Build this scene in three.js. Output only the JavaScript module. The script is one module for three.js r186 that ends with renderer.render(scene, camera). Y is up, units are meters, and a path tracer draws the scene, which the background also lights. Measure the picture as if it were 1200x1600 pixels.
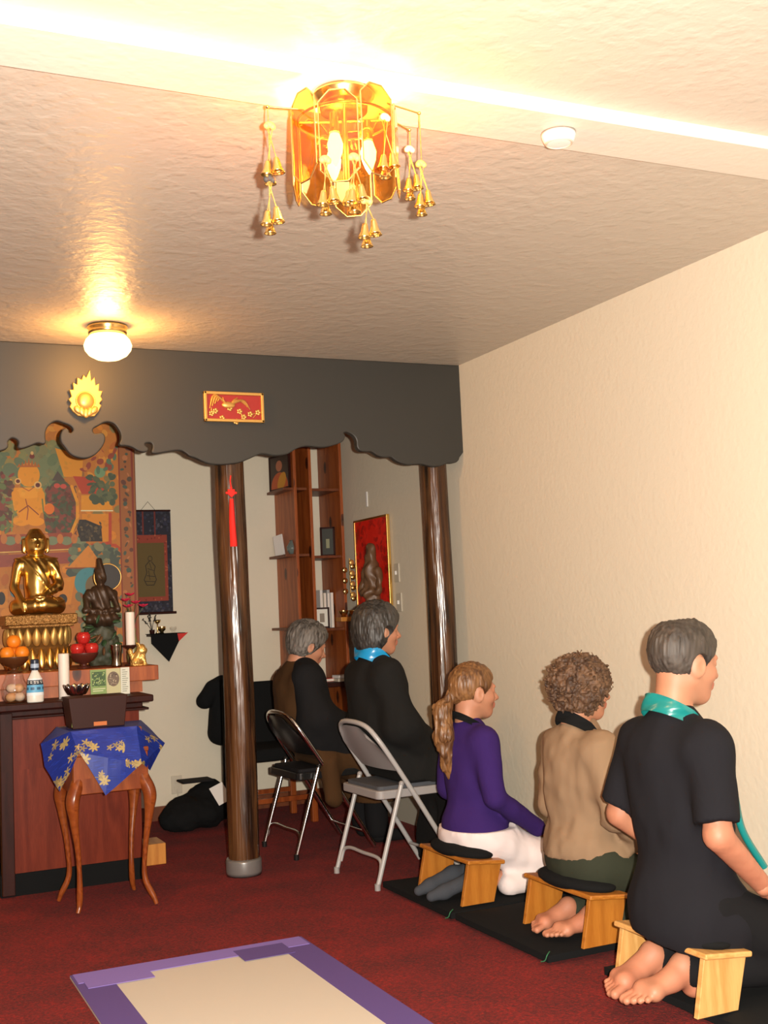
import * as THREE from 'three';
import { RoundedBoxGeometry } from 'three/addons/geometries/RoundedBoxGeometry.js';
import { mergeGeometries } from 'three/addons/utils/BufferGeometryUtils.js';
import { RectAreaLightUniformsLib } from 'three/addons/lights/RectAreaLightUniformsLib.js';

// ---------------------------------------------------------------- camera, light, exposure
const scene = new THREE.Scene();
const F = 1819, CAMH = 1.3;                                   // focal length in pixels of a 1200x1600 frame, lens height in metres
const camera = new THREE.PerspectiveCamera(2 * Math.atan(800 / F) * 180 / Math.PI, 0.75, 0.05, 60);
camera.position.set(0, CAMH, 0);
const YAW = 25.03 * Math.PI / 180, PITCH = 4.8 * Math.PI / 180, ROLL = -2.6 * Math.PI / 180;
camera.rotation.set(PITCH, -YAW, ROLL, 'YXZ');
scene.background = new THREE.Color(0.62, 0.72, 0.9);
const renderer = new THREE.WebGLRenderer();
renderer.toneMapping = THREE.LinearToneMapping;
renderer.toneMappingExposure = 1.0;
renderer.shadowMap.enabled = true;
RectAreaLightUniformsLib.init();
// the photographer's flash gun, held upright to the right of the lens
const flash = new THREE.SpotLight(0xfff5e6, 106, 0, 1.0, 0.55, 2);
flash.position.set(0.085, 1.33, 0.03);
flash.target.position.set(2.0, 1.45, -4.2);
flash.castShadow = true; flash.shadow.radius = 0.9;
scene.add(flash, flash.target);
// daylight through the window in the wall behind the photographer
const dayLight = new THREE.RectAreaLight(0xeaf0ff, 5.0, 2.0, 1.3);
dayLight.position.set(0.2, 1.6, 2.37); dayLight.lookAt(0.2, 1.5, -3);
scene.add(dayLight);

// ---------------------------------------------------------------- helpers
let seed = 7;
const rnd = () => { seed = (seed * 1664525 + 1013904223) >>> 0; return seed / 4294967296; };
const V = (x, y, z) => new THREE.Vector3(x, y, z);
const lin = (r, g, b) => new THREE.Color().setRGB(r, g, b);
const rightV = new THREE.Vector3(), upV = new THREE.Vector3(), fwdV = new THREE.Vector3();
camera.updateMatrixWorld(true); camera.matrixWorld.extractBasis(rightV, upV, fwdV); fwdV.negate();
const ray = (px, py) => fwdV.clone().addScaledVector(rightV, (px - 600) / F).addScaledVector(upV, (800 - py) / F);
const atZ = (px, py, z) => { const d = ray(px, py); return camera.position.clone().addScaledVector(d, (z - camera.position.z) / d.z); };
const atX = (px, py, x) => { const d = ray(px, py); return camera.position.clone().addScaledVector(d, (x - camera.position.x) / d.x); };
const atY = (px, py, y) => { const d = ray(px, py); return camera.position.clone().addScaledVector(d, (y - camera.position.y) / d.y); };
const used = {};
function numbered(n) { if (!(n in used)) { used[n] = 0; return n; } used[n]++; return n + '_' + String(used[n]).padStart(3, '0'); }
function thing(name, label, category, pos = [0, 0, 0], turn = 0, group) {
  const o = new THREE.Group(); o.name = numbered(name); o.position.set(...pos); o.rotation.y = turn;
  o.userData = { label, category }; if (group) o.userData.group = group; scene.add(o); return o;
}
function part(name, geo, mat, parent, label) {
  const m = new THREE.Mesh(Array.isArray(geo) ? merge(geo) : geo, mat); m.name = name; m.castShadow = m.receiveShadow = true;
  if (label) m.userData.label = label; parent.add(m); return m;
}
function single(name, geo, mat, label, category, group) {
  const m = part(numbered(name), geo, mat, scene); m.userData = { label, category }; if (group) m.userData.group = group; return m;
}
function struct(name, geo, mat) { const m = part(name, geo, mat, scene); m.userData.kind = 'structure'; return m; }
function merge(gs) {
  gs = gs.map(g => { const q = g.index ? g.toNonIndexed() : g; for (const k of Object.keys(q.attributes)) if (!['position', 'normal', 'uv'].includes(k)) q.deleteAttribute(k); if (!q.attributes.uv) q.setAttribute('uv', new THREE.BufferAttribute(new Float32Array(q.attributes.position.count * 2), 2)); return q; });
  return gs.length === 1 ? gs[0] : mergeGeometries(gs);
}
// box with uv in metres
function box(w, h, d, x = 0, y = 0, z = 0, r = 0) {
  const g = r ? new RoundedBoxGeometry(w, h, d, 2, r) : new THREE.BoxGeometry(w, h, d);
  const p = g.attributes.position, n = g.attributes.normal, uv = g.attributes.uv;
  for (let i = 0; i < p.count; i++) {
    const ax = Math.abs(n.getX(i)), ay = Math.abs(n.getY(i)), az = Math.abs(n.getZ(i));
    if (ax >= ay && ax >= az) uv.setXY(i, p.getZ(i) + x, p.getY(i) + y); else if (ay >= az) uv.setXY(i, p.getX(i) + x, p.getZ(i) + z); else uv.setXY(i, p.getX(i) + x, p.getY(i) + y);
  }
  g.translate(x, y, z); return g;
}
const tube = (pts, r, seg = 24, rs = 8, closed = false) => new THREE.TubeGeometry(new THREE.CatmullRomCurve3(pts.map(p => p.isVector3 ? p : V(...p)), closed), seg, r, rs, closed);
const lathe = (prof, seg = 32) => new THREE.LatheGeometry(prof.map(p => new THREE.Vector2(p[0], p[1])), seg);
const cyl = (r1, r2, h, x = 0, y = 0, z = 0, s = 24) => { const g = new THREE.CylinderGeometry(r1, r2, h, s); g.translate(x, y, z); return g; };
const sph = (r, x = 0, y = 0, z = 0, sx = 1, sy = 1, sz = 1, s = 20) => { const g = new THREE.SphereGeometry(r, s, Math.round(s * .7)); g.scale(sx, sy, sz); g.translate(x, y, z); return g; };
function rod(a, b, r, s = 10) { const A = V(...a), B = V(...b), d = B.clone().sub(A); const g = new THREE.CylinderGeometry(r, r, d.length(), s); g.applyQuaternion(new THREE.Quaternion().setFromUnitVectors(V(0, 1, 0), d.normalize())); g.translate((A.x + B.x) / 2, (A.y + B.y) / 2, (A.z + B.z) / 2); return g; }
// sweep of varying radii (rx sideways, rz other) along points
function limb(pts, radii, seg = 40, rs = 14) {
  const c = new THREE.CatmullRomCurve3(pts.map(p => V(...p))), g = new THREE.TubeGeometry(c, seg, 1, rs, false), p = g.attributes.position;
  for (let i = 0; i <= seg; i++) { const t = i / seg, q = c.getPointAt(t), k = t * (radii.length - 1), a = Math.floor(k), b = Math.min(a + 1, radii.length - 1), r = radii[a] + (radii[b] - radii[a]) * (k - a);
    for (let j = 0; j <= rs; j++) { const n = i * (rs + 1) + j; p.setXYZ(n, q.x + (p.getX(n) - q.x) * r, q.y + (p.getY(n) - q.y) * r, q.z + (p.getZ(n) - q.z) * r); } }
  g.computeVertexNormals(); return g;
}
// noise
function hash3(x, y, z) { let h = (x * 374761393 + y * 668265263 + z * 2147483647) | 0; h = Math.imul(h ^ (h >>> 13), 1274126177); h ^= h >>> 16; return (h >>> 0) / 4294967296; }
function vnoise(x, y, z) {
  const X = Math.floor(x), Y = Math.floor(y), Z = Math.floor(z); let a = x - X, b = y - Y, c = z - Z;
  a = a * a * (3 - 2 * a); b = b * b * (3 - 2 * b); c = c * c * (3 - 2 * c);
  const L = (p, q, t) => p + (q - p) * t;
  return L(L(L(hash3(X, Y, Z), hash3(X + 1, Y, Z), a), L(hash3(X, Y + 1, Z), hash3(X + 1, Y + 1, Z), a), b), L(L(hash3(X, Y, Z + 1), hash3(X + 1, Y, Z + 1), a), L(hash3(X, Y + 1, Z + 1), hash3(X + 1, Y + 1, Z + 1), a), b), c);
}
function tnoise(u, v, f, s) { // tiling 2d value noise, u,v in 0..1
  const x = u * f, y = v * f, X = Math.floor(x), Y = Math.floor(y); let a = x - X, b = y - Y; a = a * a * (3 - 2 * a); b = b * b * (3 - 2 * b);
  const H = (i, j) => hash3(((i % f) + f) % f, ((j % f) + f) % f, s);
  return (H(X, Y) * (1 - a) + H(X + 1, Y) * a) * (1 - b) + (H(X, Y + 1) * (1 - a) + H(X + 1, Y + 1) * a) * b;
}
function fbm(u, v, f, s, o = 4) { let t = 0, a = .5, n = 0; for (let i = 0; i < o; i++) { t += a * tnoise(u, v, f, s + i); n += a; a *= .5; f *= 2; } return t / n; }
function dataTex(size, fn, srgb, metres) {
  const d = new Uint8Array(size * size * 4);
  for (let j = 0; j < size; j++) for (let i = 0; i < size; i++) { const c = fn(i / size, j / size), k = (j * size + i) * 4; if (typeof c === 'number') d[k] = d[k + 1] = d[k + 2] = Math.max(0, Math.min(255, c * 255)); else { d[k] = c[0]; d[k + 1] = c[1]; d[k + 2] = c[2]; } d[k + 3] = 255; }
  const t = new THREE.DataTexture(d, size, size); t.wrapS = t.wrapT = THREE.RepeatWrapping; t.magFilter = THREE.LinearFilter; t.minFilter = THREE.LinearMipmapLinearFilter; t.generateMipmaps = true;
  if (srgb) t.colorSpace = THREE.SRGBColorSpace; if (metres) t.repeat.set(1 / metres, 1 / metres); t.needsUpdate = true; return t;
}
function canvasTex(w, h, draw) { const c = document.createElement('canvas'); c.width = w; c.height = h; draw(c.getContext('2d'), w, h); const t = new THREE.CanvasTexture(c); t.colorSpace = THREE.SRGBColorSpace; return t; }
const std = (o) => new THREE.MeshStandardMaterial(o);
const matt = (o) => new THREE.MeshPhysicalMaterial({ specularIntensity: .3, ...o });
const mix = (a, b, t) => a.map((v, i) => v + (b[i] - v) * t);
function woodTex(c1, c2, s, knots = []) { // grain runs along v
  return dataTex(512, (u, v) => {
    let du = 0; for (const k of knots) { const a = (u - k[0]) * 9, b = (v - k[1]) * 5, r = Math.hypot(a, b); if (r < .35) return mix(c2, [28, 12, 8], .8 * (1 - r * 1.6)); du += .035 * Math.sign(a || 1) * Math.exp(-r * r * .6); }
    const w = fbm(u + du, v * .12, 6, s), g = .5 + .5 * Math.sin((u + du) * 44 + w * 22), f = fbm(u * 3 % 1, v * .3, 64, s + 9, 2);
    return mix(c1, c2, Math.min(1, .55 * g * w * 1.6 + .4 * f));
  }, true, .6);
}
const M = {};
{
  const wallB = dataTex(512, (u, v) => fbm(u, v, 64, 11, 3), false, 1.2);
  M.wall = std({ color: lin(.69, .63, .50), roughness: .75, bumpMap: wallB, bumpScale: .0012 });
  const cb = dataTex(1024, (u, v) => { const a = fbm(u, v * 1, 36, 31, 4), b = fbm(u, v, 96, 41, 3); return Math.min(1, Math.max(0, (a - .42) * 3.2)) * .6 + b * .4; }, false, 1.6);
  M.ceiling = std({ color: lin(.55, .49, .41), roughness: .42, bumpMap: cb, bumpScale: .0022 });
  M.beam = std({ color: lin(.70, .65, .56), roughness: .42, bumpMap: wallB, bumpScale: .001 });
  const ct = dataTex(1024, (u, v) => { const a = fbm(u, v, 200, 51, 2), b = fbm(u, v, 8, 61, 4); const t = .55 + .9 * (a - .5) + .5 * (b - .5); return mix([66, 6, 4], [146, 18, 9], t); }, true, 1.4);
  const cbp = dataTex(512, (u, v) => fbm(u, v, 180, 71, 2), false, .7);
  M.carpet = std({ map: ct, roughness: 1, bumpMap: cbp, bumpScale: .006 });
  M.valance = std({ color: lin(.029, .029, .0255), roughness: .5 });
  M.pine = std({ map: woodTex([178, 96, 40], [128, 58, 18], 3, [[.3, .2], [.7, .62], [.2, .85]]), roughness: .45 });
  M.pineDark = std({ map: woodTex([120, 62, 26], [84, 38, 14], 5), roughness: .45 });
  M.honey = std({ map: woodTex([205, 140, 62], [170, 104, 38], 13), roughness: .4 });
  M.bench = std({ map: woodTex([182, 118, 44], [146, 84, 24], 19), roughness: .4 });
  M.paleWood = std({ map: woodTex([214, 168, 104], [186, 134, 72], 37), roughness: .4 });
  M.cherry = std({ map: woodTex([150, 78, 34], [104, 44, 16], 17), roughness: .28 });
  M.mahogany = matt({ map: woodTex([118, 48, 28], [84, 28, 15], 23), roughness: .4 });
  M.darkWood = matt({ map: woodTex([56, 24, 18], [36, 14, 11], 29), roughness: .5 });
  M.gold = std({ color: lin(.86, .55, .16), metalness: 1, roughness: .3 });
  M.brass = std({ color: lin(.80, .56, .22), metalness: 1, roughness: .25 });
  M.gilt = std({ color: lin(.70, .42, .12), metalness: .7, roughness: .42 });
  M.silver = std({ color: lin(.75, .73, .70), metalness: 1, roughness: .18 });
  M.chrome = std({ color: lin(.8, .8, .8), metalness: 1, roughness: .12 });
  M.black = matt({ color: lin(.012, .011, .012), roughness: .8 });
  M.blackCloth = matt({ color: lin(.007, .0075, .008), roughness: .95 });
  M.blackGloss = std({ color: lin(.012, .012, .012), roughness: .25 });
  M.greyPaint = std({ color: lin(.38, .37, .36), roughness: .32 });
  M.white = std({ color: lin(.75, .73, .7), roughness: .6 });
  M.wax = std({ color: lin(.82, .74, .66), roughness: .5 });
  M.ivory = std({ color: lin(.55, .50, .40), roughness: .45 });
  M.red = std({ color: lin(.55, .02, .015), roughness: .7 });
  M.glass = new THREE.MeshPhysicalMaterial({ color: 0xffffff, transmission: 1, thickness: 0, roughness: .03, ior: 1.5 });
  M.amber = new THREE.MeshPhysicalMaterial({ color: lin(.92, .68, .34), transmission: 1, thickness: 0, roughness: .05, ior: 1.5 });
}
const H = 2.62, WX = 3.16, BZ = -7.66, LX = -2.2, RZ = 2.5;
// ---------------------------------------------------------------- signed distance modelling: fields joined smoothly, meshed with surface nets
const smin = (a, b, k) => { const h = Math.max(k - Math.abs(a - b), 0) / k; return Math.min(a, b) - h * h * k * .25; };
const smax = (a, b, k) => -smin(-a, -b, k);
function cone(a, b, r1, r2) { // tapered capsule
  const ax = a[0], ay = a[1], az = a[2], bx = b[0] - ax, by = b[1] - ay, bz = b[2] - az, l2 = bx * bx + by * by + bz * bz || 1e-9;
  return (x, y, z) => { const px = x - ax, py = y - ay, pz = z - az; let t = (px * bx + py * by + pz * bz) / l2; t = t < 0 ? 0 : t > 1 ? 1 : t; const dx = px - bx * t, dy = py - by * t, dz = pz - bz * t; return Math.sqrt(dx * dx + dy * dy + dz * dz) - (r1 + (r2 - r1) * t); };
}
function ell(c, r, yaw = 0, tilt = 0) { // ellipsoid, optionally turned about y then z
  const cy = Math.cos(yaw), sy = Math.sin(yaw), ct = Math.cos(tilt), st = Math.sin(tilt), m = Math.min(...r);
  return (x, y, z) => { let px = x - c[0], py = y - c[1], pz = z - c[2]; if (yaw) { const t = px * cy - pz * sy; pz = px * sy + pz * cy; px = t; } if (tilt) { const t = px * ct + py * st; py = -px * st + py * ct; px = t; }
    const a = px / r[0], b = py / r[1], d = pz / r[2], k0 = Math.sqrt(a * a + b * b + d * d), e = px / (r[0] * r[0]), f = py / (r[1] * r[1]), g = pz / (r[2] * r[2]), k1 = Math.sqrt(e * e + f * f + g * g); return k0 < 1e-6 ? -m : k0 * (k0 - 1) / k1; };
}
function join(list) { // list of [field, k]
  return (x, y, z) => { let d = 1e3; for (let i = 0; i < list.length; i++) { const e = list[i][0](x, y, z), k = list[i][1]; d = d - e > k || e - d > k ? Math.min(d, e) : smin(d, e, k); } return d; };
}
function meshField(fn, mn, mx, cell, colour) {
  const nx = Math.ceil((mx[0] - mn[0]) / cell) + 1, ny = Math.ceil((mx[1] - mn[1]) / cell) + 1, nz = Math.ceil((mx[2] - mn[2]) / cell) + 1;
  const val = new Float32Array(nx * ny * nz), I = (i, j, k) => i + nx * (j + ny * k), Bk = 6, R = cell * Bk * .5 * 1.75 + cell * 2 + .006;
  for (let k = 0; k < nz; k += Bk) for (let j = 0; j < ny; j += Bk) for (let i = 0; i < nx; i += Bk) {
    const c = fn(mn[0] + (i + Bk / 2) * cell, mn[1] + (j + Bk / 2) * cell, mn[2] + (k + Bk / 2) * cell), far = Math.abs(c) > R * 1.35;
    for (let kk = k; kk < Math.min(nz, k + Bk); kk++) for (let jj = j; jj < Math.min(ny, j + Bk); jj++) for (let ii = i; ii < Math.min(nx, i + Bk); ii++) {
      let v = far ? c : fn(mn[0] + ii * cell, mn[1] + jj * cell, mn[2] + kk * cell);
      if (ii === 0 || jj === 0 || kk === 0 || ii === nx - 1 || jj === ny - 1 || kk === nz - 1) v = Math.max(v, 1e-4);
      val[I(ii, jj, kk)] = v;
    }
  }
  const vid = new Int32Array(nx * ny * nz).fill(-1), pos = [], idx = [];
  for (let k = 0; k < nz - 1; k++) for (let j = 0; j < ny - 1; j++) for (let i = 0; i < nx - 1; i++) {
    let m = 0, sx = 0, sy = 0, sz = 0, n = 0; const v = [];
    for (let c = 0; c < 8; c++) { const q = val[I(i + (c & 1), j + (c >> 1 & 1), k + (c >> 2))]; v.push(q); if (q < 0) m |= 1 << c; }
    if (m === 0 || m === 255) continue;
    for (let c = 0; c < 8; c++) for (let b = 0; b < 3; b++) { const e = c | 1 << b; if (e === c || (v[c] < 0) === (v[e] < 0)) continue; const t = v[c] / (v[c] - v[e]); const px = c & 1, py = c >> 1 & 1, pz = c >> 2; sx += px + (b === 0 ? t : 0); sy += py + (b === 1 ? t : 0); sz += pz + (b === 2 ? t : 0); n++; }
    vid[I(i, j, k)] = pos.length / 3; pos.push(mn[0] + (i + sx / n) * cell, mn[1] + (j + sy / n) * cell, mn[2] + (k + sz / n) * cell);
  }
  const quad = (a, b, c, d, flip) => { if (a < 0 || b < 0 || c < 0 || d < 0) return; flip ? idx.push(a, c, b, a, d, c) : idx.push(a, b, c, a, c, d); };
  for (let k = 1; k < nz - 1; k++) for (let j = 1; j < ny - 1; j++) for (let i = 1; i < nx - 1; i++) {
    const s = val[I(i, j, k)] < 0;
    if (s !== val[I(i + 1, j, k)] < 0) quad(vid[I(i, j - 1, k - 1)], vid[I(i, j, k - 1)], vid[I(i, j, k)], vid[I(i, j - 1, k)], !s);
    if (s !== val[I(i, j + 1, k)] < 0) quad(vid[I(i - 1, j, k - 1)], vid[I(i - 1, j, k)], vid[I(i, j, k)], vid[I(i, j, k - 1)], !s);
    if (s !== val[I(i, j, k + 1)] < 0) quad(vid[I(i - 1, j - 1, k)], vid[I(i, j - 1, k)], vid[I(i, j, k)], vid[I(i - 1, j, k)], !s);
  }
  const g = new THREE.BufferGeometry(); g.setAttribute('position', new THREE.Float32BufferAttribute(pos, 3)); g.setIndex(idx); g.computeVertexNormals();
  if (colour) { const c = new Float32Array(pos.length); for (let i = 0; i < pos.length; i += 3) { const q = colour(pos[i], pos[i + 1], pos[i + 2]); c[i] = q[0]; c[i + 1] = q[1]; c[i + 2] = q[2]; } g.setAttribute('color', new THREE.BufferAttribute(c, 3)); }
  return g;
}
// one geometry out of several indexed fields (with colours)
function fuse(gs) {
  let n = 0; const P = [], N = [], C = [], Ix = [];
  for (const g of gs) { const p = g.attributes.position, q = g.attributes.normal, c = g.attributes.color; for (let i = 0; i < p.count * 3; i++) { P.push(p.array[i]); N.push(q.array[i]); C.push(c ? c.array[i] : 1); } for (const i of g.index.array) Ix.push(i + n); n += p.count; }
  const g = new THREE.BufferGeometry(); g.setAttribute('position', new THREE.Float32BufferAttribute(P, 3)); g.setAttribute('normal', new THREE.Float32BufferAttribute(N, 3)); g.setAttribute('color', new THREE.Float32BufferAttribute(C, 3)); g.setIndex(Ix); return g;
}
// ---------------------------------------------------------------- the room
struct('floor', box(WX - LX + .4, .1, RZ - BZ + .4, (WX + LX) / 2, -.05, (RZ + BZ) / 2), M.carpet);
struct('ceiling', box(WX - LX + .4, .12, RZ - BZ + .4, (WX + LX) / 2, H + .06 + .035, (RZ + BZ) / 2), M.ceiling);
struct('wall_right', box(.12, H + .2, RZ - BZ + .4, WX + .06, H / 2, (RZ + BZ) / 2), M.wall);
struct('wall_left', box(.12, H + .2, RZ - BZ + .4, LX - .06, H / 2, (RZ + BZ) / 2), M.wall);
struct('wall_back', box(WX - LX, H + .2, .12, (WX + LX) / 2, H / 2, BZ - .06), M.wall);
// wall behind the photographer, with its window opening
{
  const x0 = -.8, x1 = 1.2, y0 = .95, y1 = 2.25;
  struct('wall_rear', merge([box(x0 - LX, H + .2, .12, (x0 + LX) / 2, H / 2, RZ + .06), box(WX - x1, H + .2, .12, (WX + x1) / 2, H / 2, RZ + .06),
    box(x1 - x0, y0 + .1, .12, (x0 + x1) / 2, (y0 - .1) / 2, RZ + .06), box(x1 - x0, H + .1 - y1, .12, (x0 + x1) / 2, (H + .1 + y1) / 2, RZ + .06)]), M.wall);
  const w = struct('window_1', box(x1 - x0 - .06, y1 - y0 - .06, .006, (x0 + x1) / 2, (y0 + y1) / 2, RZ + .06), M.glass);
  const fr = [box(.04, y1 - y0, .08, x0 + .02, (y0 + y1) / 2, RZ + .05), box(.04, y1 - y0, .08, x1 - .02, (y0 + y1) / 2, RZ + .05), box(x1 - x0, .04, .08, (x0 + x1) / 2, y0 + .02, RZ + .05), box(x1 - x0, .04, .08, (x0 + x1) / 2, y1 - .02, RZ + .05), box(.03, y1 - y0, .05, (x0 + x1) / 2, (y0 + y1) / 2, RZ + .05)];
  part('window_frame', fr, M.white, w);
}
struct('trim_1', box(WX - LX, .04, .2, (WX + LX) / 2, H + .015, -2.65), M.beam);          // flat board fixed across the ceiling
struct('baseboard_back', box(WX - LX, .09, .02, (WX + LX) / 2, .045, BZ + .01), M.pineDark);
struct('baseboard_right', box(.05, .16, RZ - BZ, WX - .025, .08, (RZ + BZ) / 2), std({ color: lin(.42, .40, .33), roughness: .5 }));
// ---------------------------------------------------------------- scalloped valance board with its carved hooks
{
  const A = [[0, 488], [28, 482], [35, 465], [30, 450], [45, 430], [65, 425], [88, 437], [95, 455], [88, 472], [100, 478], [140, 465], [180, 447], [212, 460], [207, 430], [208, 400], [222, 370], [250, 350], [275, 347], [300, 357], [328, 366], [347, 382], [350, 400], [335, 416], [320, 410], [318, 395], [303, 390], [288, 415], [290, 448], [310, 472], [330, 500], [355, 516], [400, 525], [440, 511], [465, 487], [485, 457], [490, 432], [482, 412], [462, 416], [440, 418], [428, 400], [435, 381], [460, 370], [482, 355], [510, 350], [540, 360], [560, 385], [573, 410], [575, 440], [562, 464], [590, 462], [625, 470], [650, 488], [680, 495], [693, 487], [689, 478], [675, 470], [675, 455], [690, 448], [712, 450], [722, 462], [722, 482], [714, 500], [740, 500], [790, 490], [840, 483], [862, 490], [880, 502], [892, 513], [920, 520], [950, 536], [985, 549], [1030, 553]].map(p => [p[0] / 3, 540 + p[1] / 3]);
  const B = [[0, 492], [30, 489], [70, 485], [120, 465], [170, 440], [200, 443], [240, 452], [300, 445], [330, 421], [380, 403], [430, 410], [470, 412], [510, 403], [550, 390], [563, 375], [565, 360], [555, 349], [566, 338], [587, 342], [615, 360], [628, 385], [627, 415], [642, 430], [670, 432], [695, 430], [720, 450], [750, 460], [785, 455], [802, 471], [830, 487], [870, 495], [905, 490], [930, 490], [960, 500], [1000, 503], [1030, 495], [1046, 484], [1080, 487], [1098, 476], [1101, 462]].map(p => [350 + p[0] / 3, 560 + p[1] / 3]);
  const z = -5.68, pts = [...A, ...B].map(p => atZ(p[0], p[1], z));
  const sh = new THREE.Shape(); const xl = -1.2;
  sh.moveTo(xl, H + .03); sh.lineTo(xl, pts[0].y + .02);
  for (let x = xl + .2; x < pts[0].x - .1; x += .2) sh.lineTo(x, pts[0].y + .02 + .03 * Math.sin(x * 16));
  const n = pts.length; for (let i = 0; i < n; i++) { const p = pts[i]; if (i && i < n - 1) { const q = pts[i + 1]; sh.quadraticCurveTo(p.x, p.y, (p.x + q.x) / 2, (p.y + q.y) / 2); } else sh.lineTo(p.x, p.y); }
  sh.lineTo(WX - .004, pts[n - 1].y + .03); sh.lineTo(WX - .004, H + .03); sh.closePath();
  const g = new THREE.ExtrudeGeometry(sh, { depth: .03, bevelEnabled: true, bevelSize: .006, bevelThickness: .006, bevelSegments: 2, curveSegments: 4 });
  g.translate(0, 0, z - .036);
  single('valance_board', g, M.valance, 'dark grey scalloped valance board with curled cut-outs below the ceiling', 'valance');
}
// ---------------------------------------------------------------- ceiling lamps
{
  const p = [1.106, 0, -5.274];
  const t = thing('ceiling_lamp', 'small round white glass ceiling lamp with brass collar, lit', 'ceiling lamp', [p[0], H + .035, p[2]]);
  part('collar', lathe([[.001, 0], [.088, 0], [.092, -.012], [.084, -.018], [.088, -.03], [.083, -.05], [.001, -.05]]), M.brass, t);
  part('glass_globe', lathe([[.082, -.048], [.1, -.068], [.109, -.092], [.104, -.115], [.086, -.138], [.055, -.155], [.02, -.163], [0, -.164]]), std({ color: lin(.9, .85, .75), roughness: .3, emissive: lin(1, .66, .28), emissiveIntensity: 3.2 }), t);
  const l = new THREE.PointLight(0xffb35c, 1.7, 0, 2); l.position.set(p[0], H - .075, p[2]); l.castShadow = true; l.shadow.radius = 3; scene.add(l);
}
{
  const cx = 1.162, cz = -2.62, t = thing('chandelier', 'brass and amber glass chandelier with dangling clusters of small bells', 'chandelier', [cx, H - .005, cz]);
  part('canopy', lathe([[.001, 0], [.075, 0], [.08, -.012], [.062, -.03], [.06, -.05], [.001, -.05]]), M.brass, t);
  part('stem', cyl(.008, .008, .2, 0, -.13, 0, 12), M.brass, t);
  part('ring', [new THREE.TorusGeometry(.118, .004, 8, 48).rotateX(Math.PI / 2).translate(0, -.075, 0), ...[0, 1, 2, 3].map(i => rod([0, -.075, 0], [.118 * Math.cos(i * 1.571 + .4), -.075, .118 * Math.sin(i * 1.571 + .4)], .0035))], M.brass, t);
  part('scroll', [0, 1, 2, 3].map(i => { const a = i * 1.571 + .8, c = Math.cos(a), s = Math.sin(a), q = []; for (let k = 0; k < 16; k++) { const u = k / 15 * 5.5, r = .022 - .0025 * u; q.push(V(c * (.055 + r * Math.cos(u)), -.12 + r * Math.sin(u), s * (.055 + r * Math.cos(u)))); } return tube(q, .003, 40, 6); }), M.brass, t);
  // eight elongated octagonal glass plates
  const plate = (w, h, c) => { const s = new THREE.Shape(); s.moveTo(-w / 2 + c, 0); s.lineTo(w / 2 - c, 0); s.lineTo(w / 2, -c); s.lineTo(w / 2, -h + c); s.lineTo(w / 2 - c, -h); s.lineTo(-w / 2 + c, -h); s.lineTo(-w / 2, -h + c); s.lineTo(-w / 2, -c); s.closePath(); return new THREE.ExtrudeGeometry(s, { depth: .002, bevelEnabled: true, bevelSize: .004, bevelThickness: .0015, bevelSegments: 1 }); };
  const pg = plate(.088, .222, .026), rim = (() => { const w = .096, h = .23, c = .029, q = [[-w / 2 + c, 0], [w / 2 - c, 0], [w / 2, -c], [w / 2, -h + c], [w / 2 - c, -h], [-w / 2 + c, -h], [-w / 2, -h + c], [-w / 2, -c]]; return merge(q.map((a, i) => { const b = q[(i + 1) % 8]; return rod([a[0], a[1] + .004, .001], [b[0], b[1] + .004, .001], .0022, 6); })); })();
  for (let i = 0; i < 8; i++) { const a = i * Math.PI / 4 + .25, m = part('glass_plate', pg, M.amber, t); m.position.set(.128 * Math.sin(a), -.03 - (i % 2) * .022, .128 * Math.cos(a)); m.rotation.y = a; part('brass_rim', rim, M.brass, m); }
  // candle bulbs
  const bulbM = std({ color: lin(1, .9, .7), emissive: lin(1, .72, .3), emissiveIntensity: 22 });
  for (let i = 0; i < 3; i++) {
    const a = i * 2.094 + .35, x = .058 * Math.cos(a), z = .058 * Math.sin(a);
    const s = part('socket', cyl(.011, .013, .05, x, -.1, z, 14), M.brass, t);
    const b = lathe([[.001, 0], [.012, -.004], [.02, -.03], [.018, -.05], [.009, -.075], [.001, -.088]], 20); b.translate(x, -.125, z); part('bulb', b, bulbM, s);
    const l = new THREE.PointLight(0xffb45e, .8, 0, 2); l.position.set(cx + x, H - .005 - .16, cz + z); l.castShadow = true; scene.add(l);
  }
  // little bells on cords, hung from arms that stick out and from the ring
  const bellG = lathe([[.001, 0], [.004, -.001], [.0055, -.006], [.007, -.016], [.0105, -.025], [.0115, -.027], [.0095, -.0265], [.006, -.016], [.001, -.004]], 18).scale(1.35, 1.35, 1.35), clap = sph(.004, 0, -.037, 0, 1, 1, 1, 8);
  const cluster = (px, py, z0, n, cord, knot, mat) => {      // hung so that the knot shows at that pixel
    const k = atZ(px, py, z0), o = new THREE.Vector3(k.x - cx, k.y - (H - .005), k.z - cz), g = new THREE.Group(); g.name = 'bell_cluster'; g.position.copy(o); t.add(g);
    part('knot', [sph(.011, 0, 0, 0, 1.2, .8, .7, 10), sph(.008, .008, -.004, 0, 1, 1, 1, 8), sph(.008, -.008, -.004, 0, 1, 1, 1, 8)], mat, g);
    for (let i = 0; i < n; i++) { const a = i * 2.4, x = .016 * Math.cos(a), z = .014 * Math.sin(a), y = -cord - .012 * (i % 3); const b = part('bell', bellG, M.brass, g); b.position.set(x, y, z); b.rotation.z = .12 * Math.cos(a); part('cord', [rod([-x, -y, -z], [0, 0, 0], .0011, 5), clap], M.gilt, b); }
    return o;
  };
  const ribbon = std({ color: lin(.5, .36, .12), roughness: .6 }), dark = std({ color: lin(.06, .05, .045), roughness: .7 });
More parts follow.
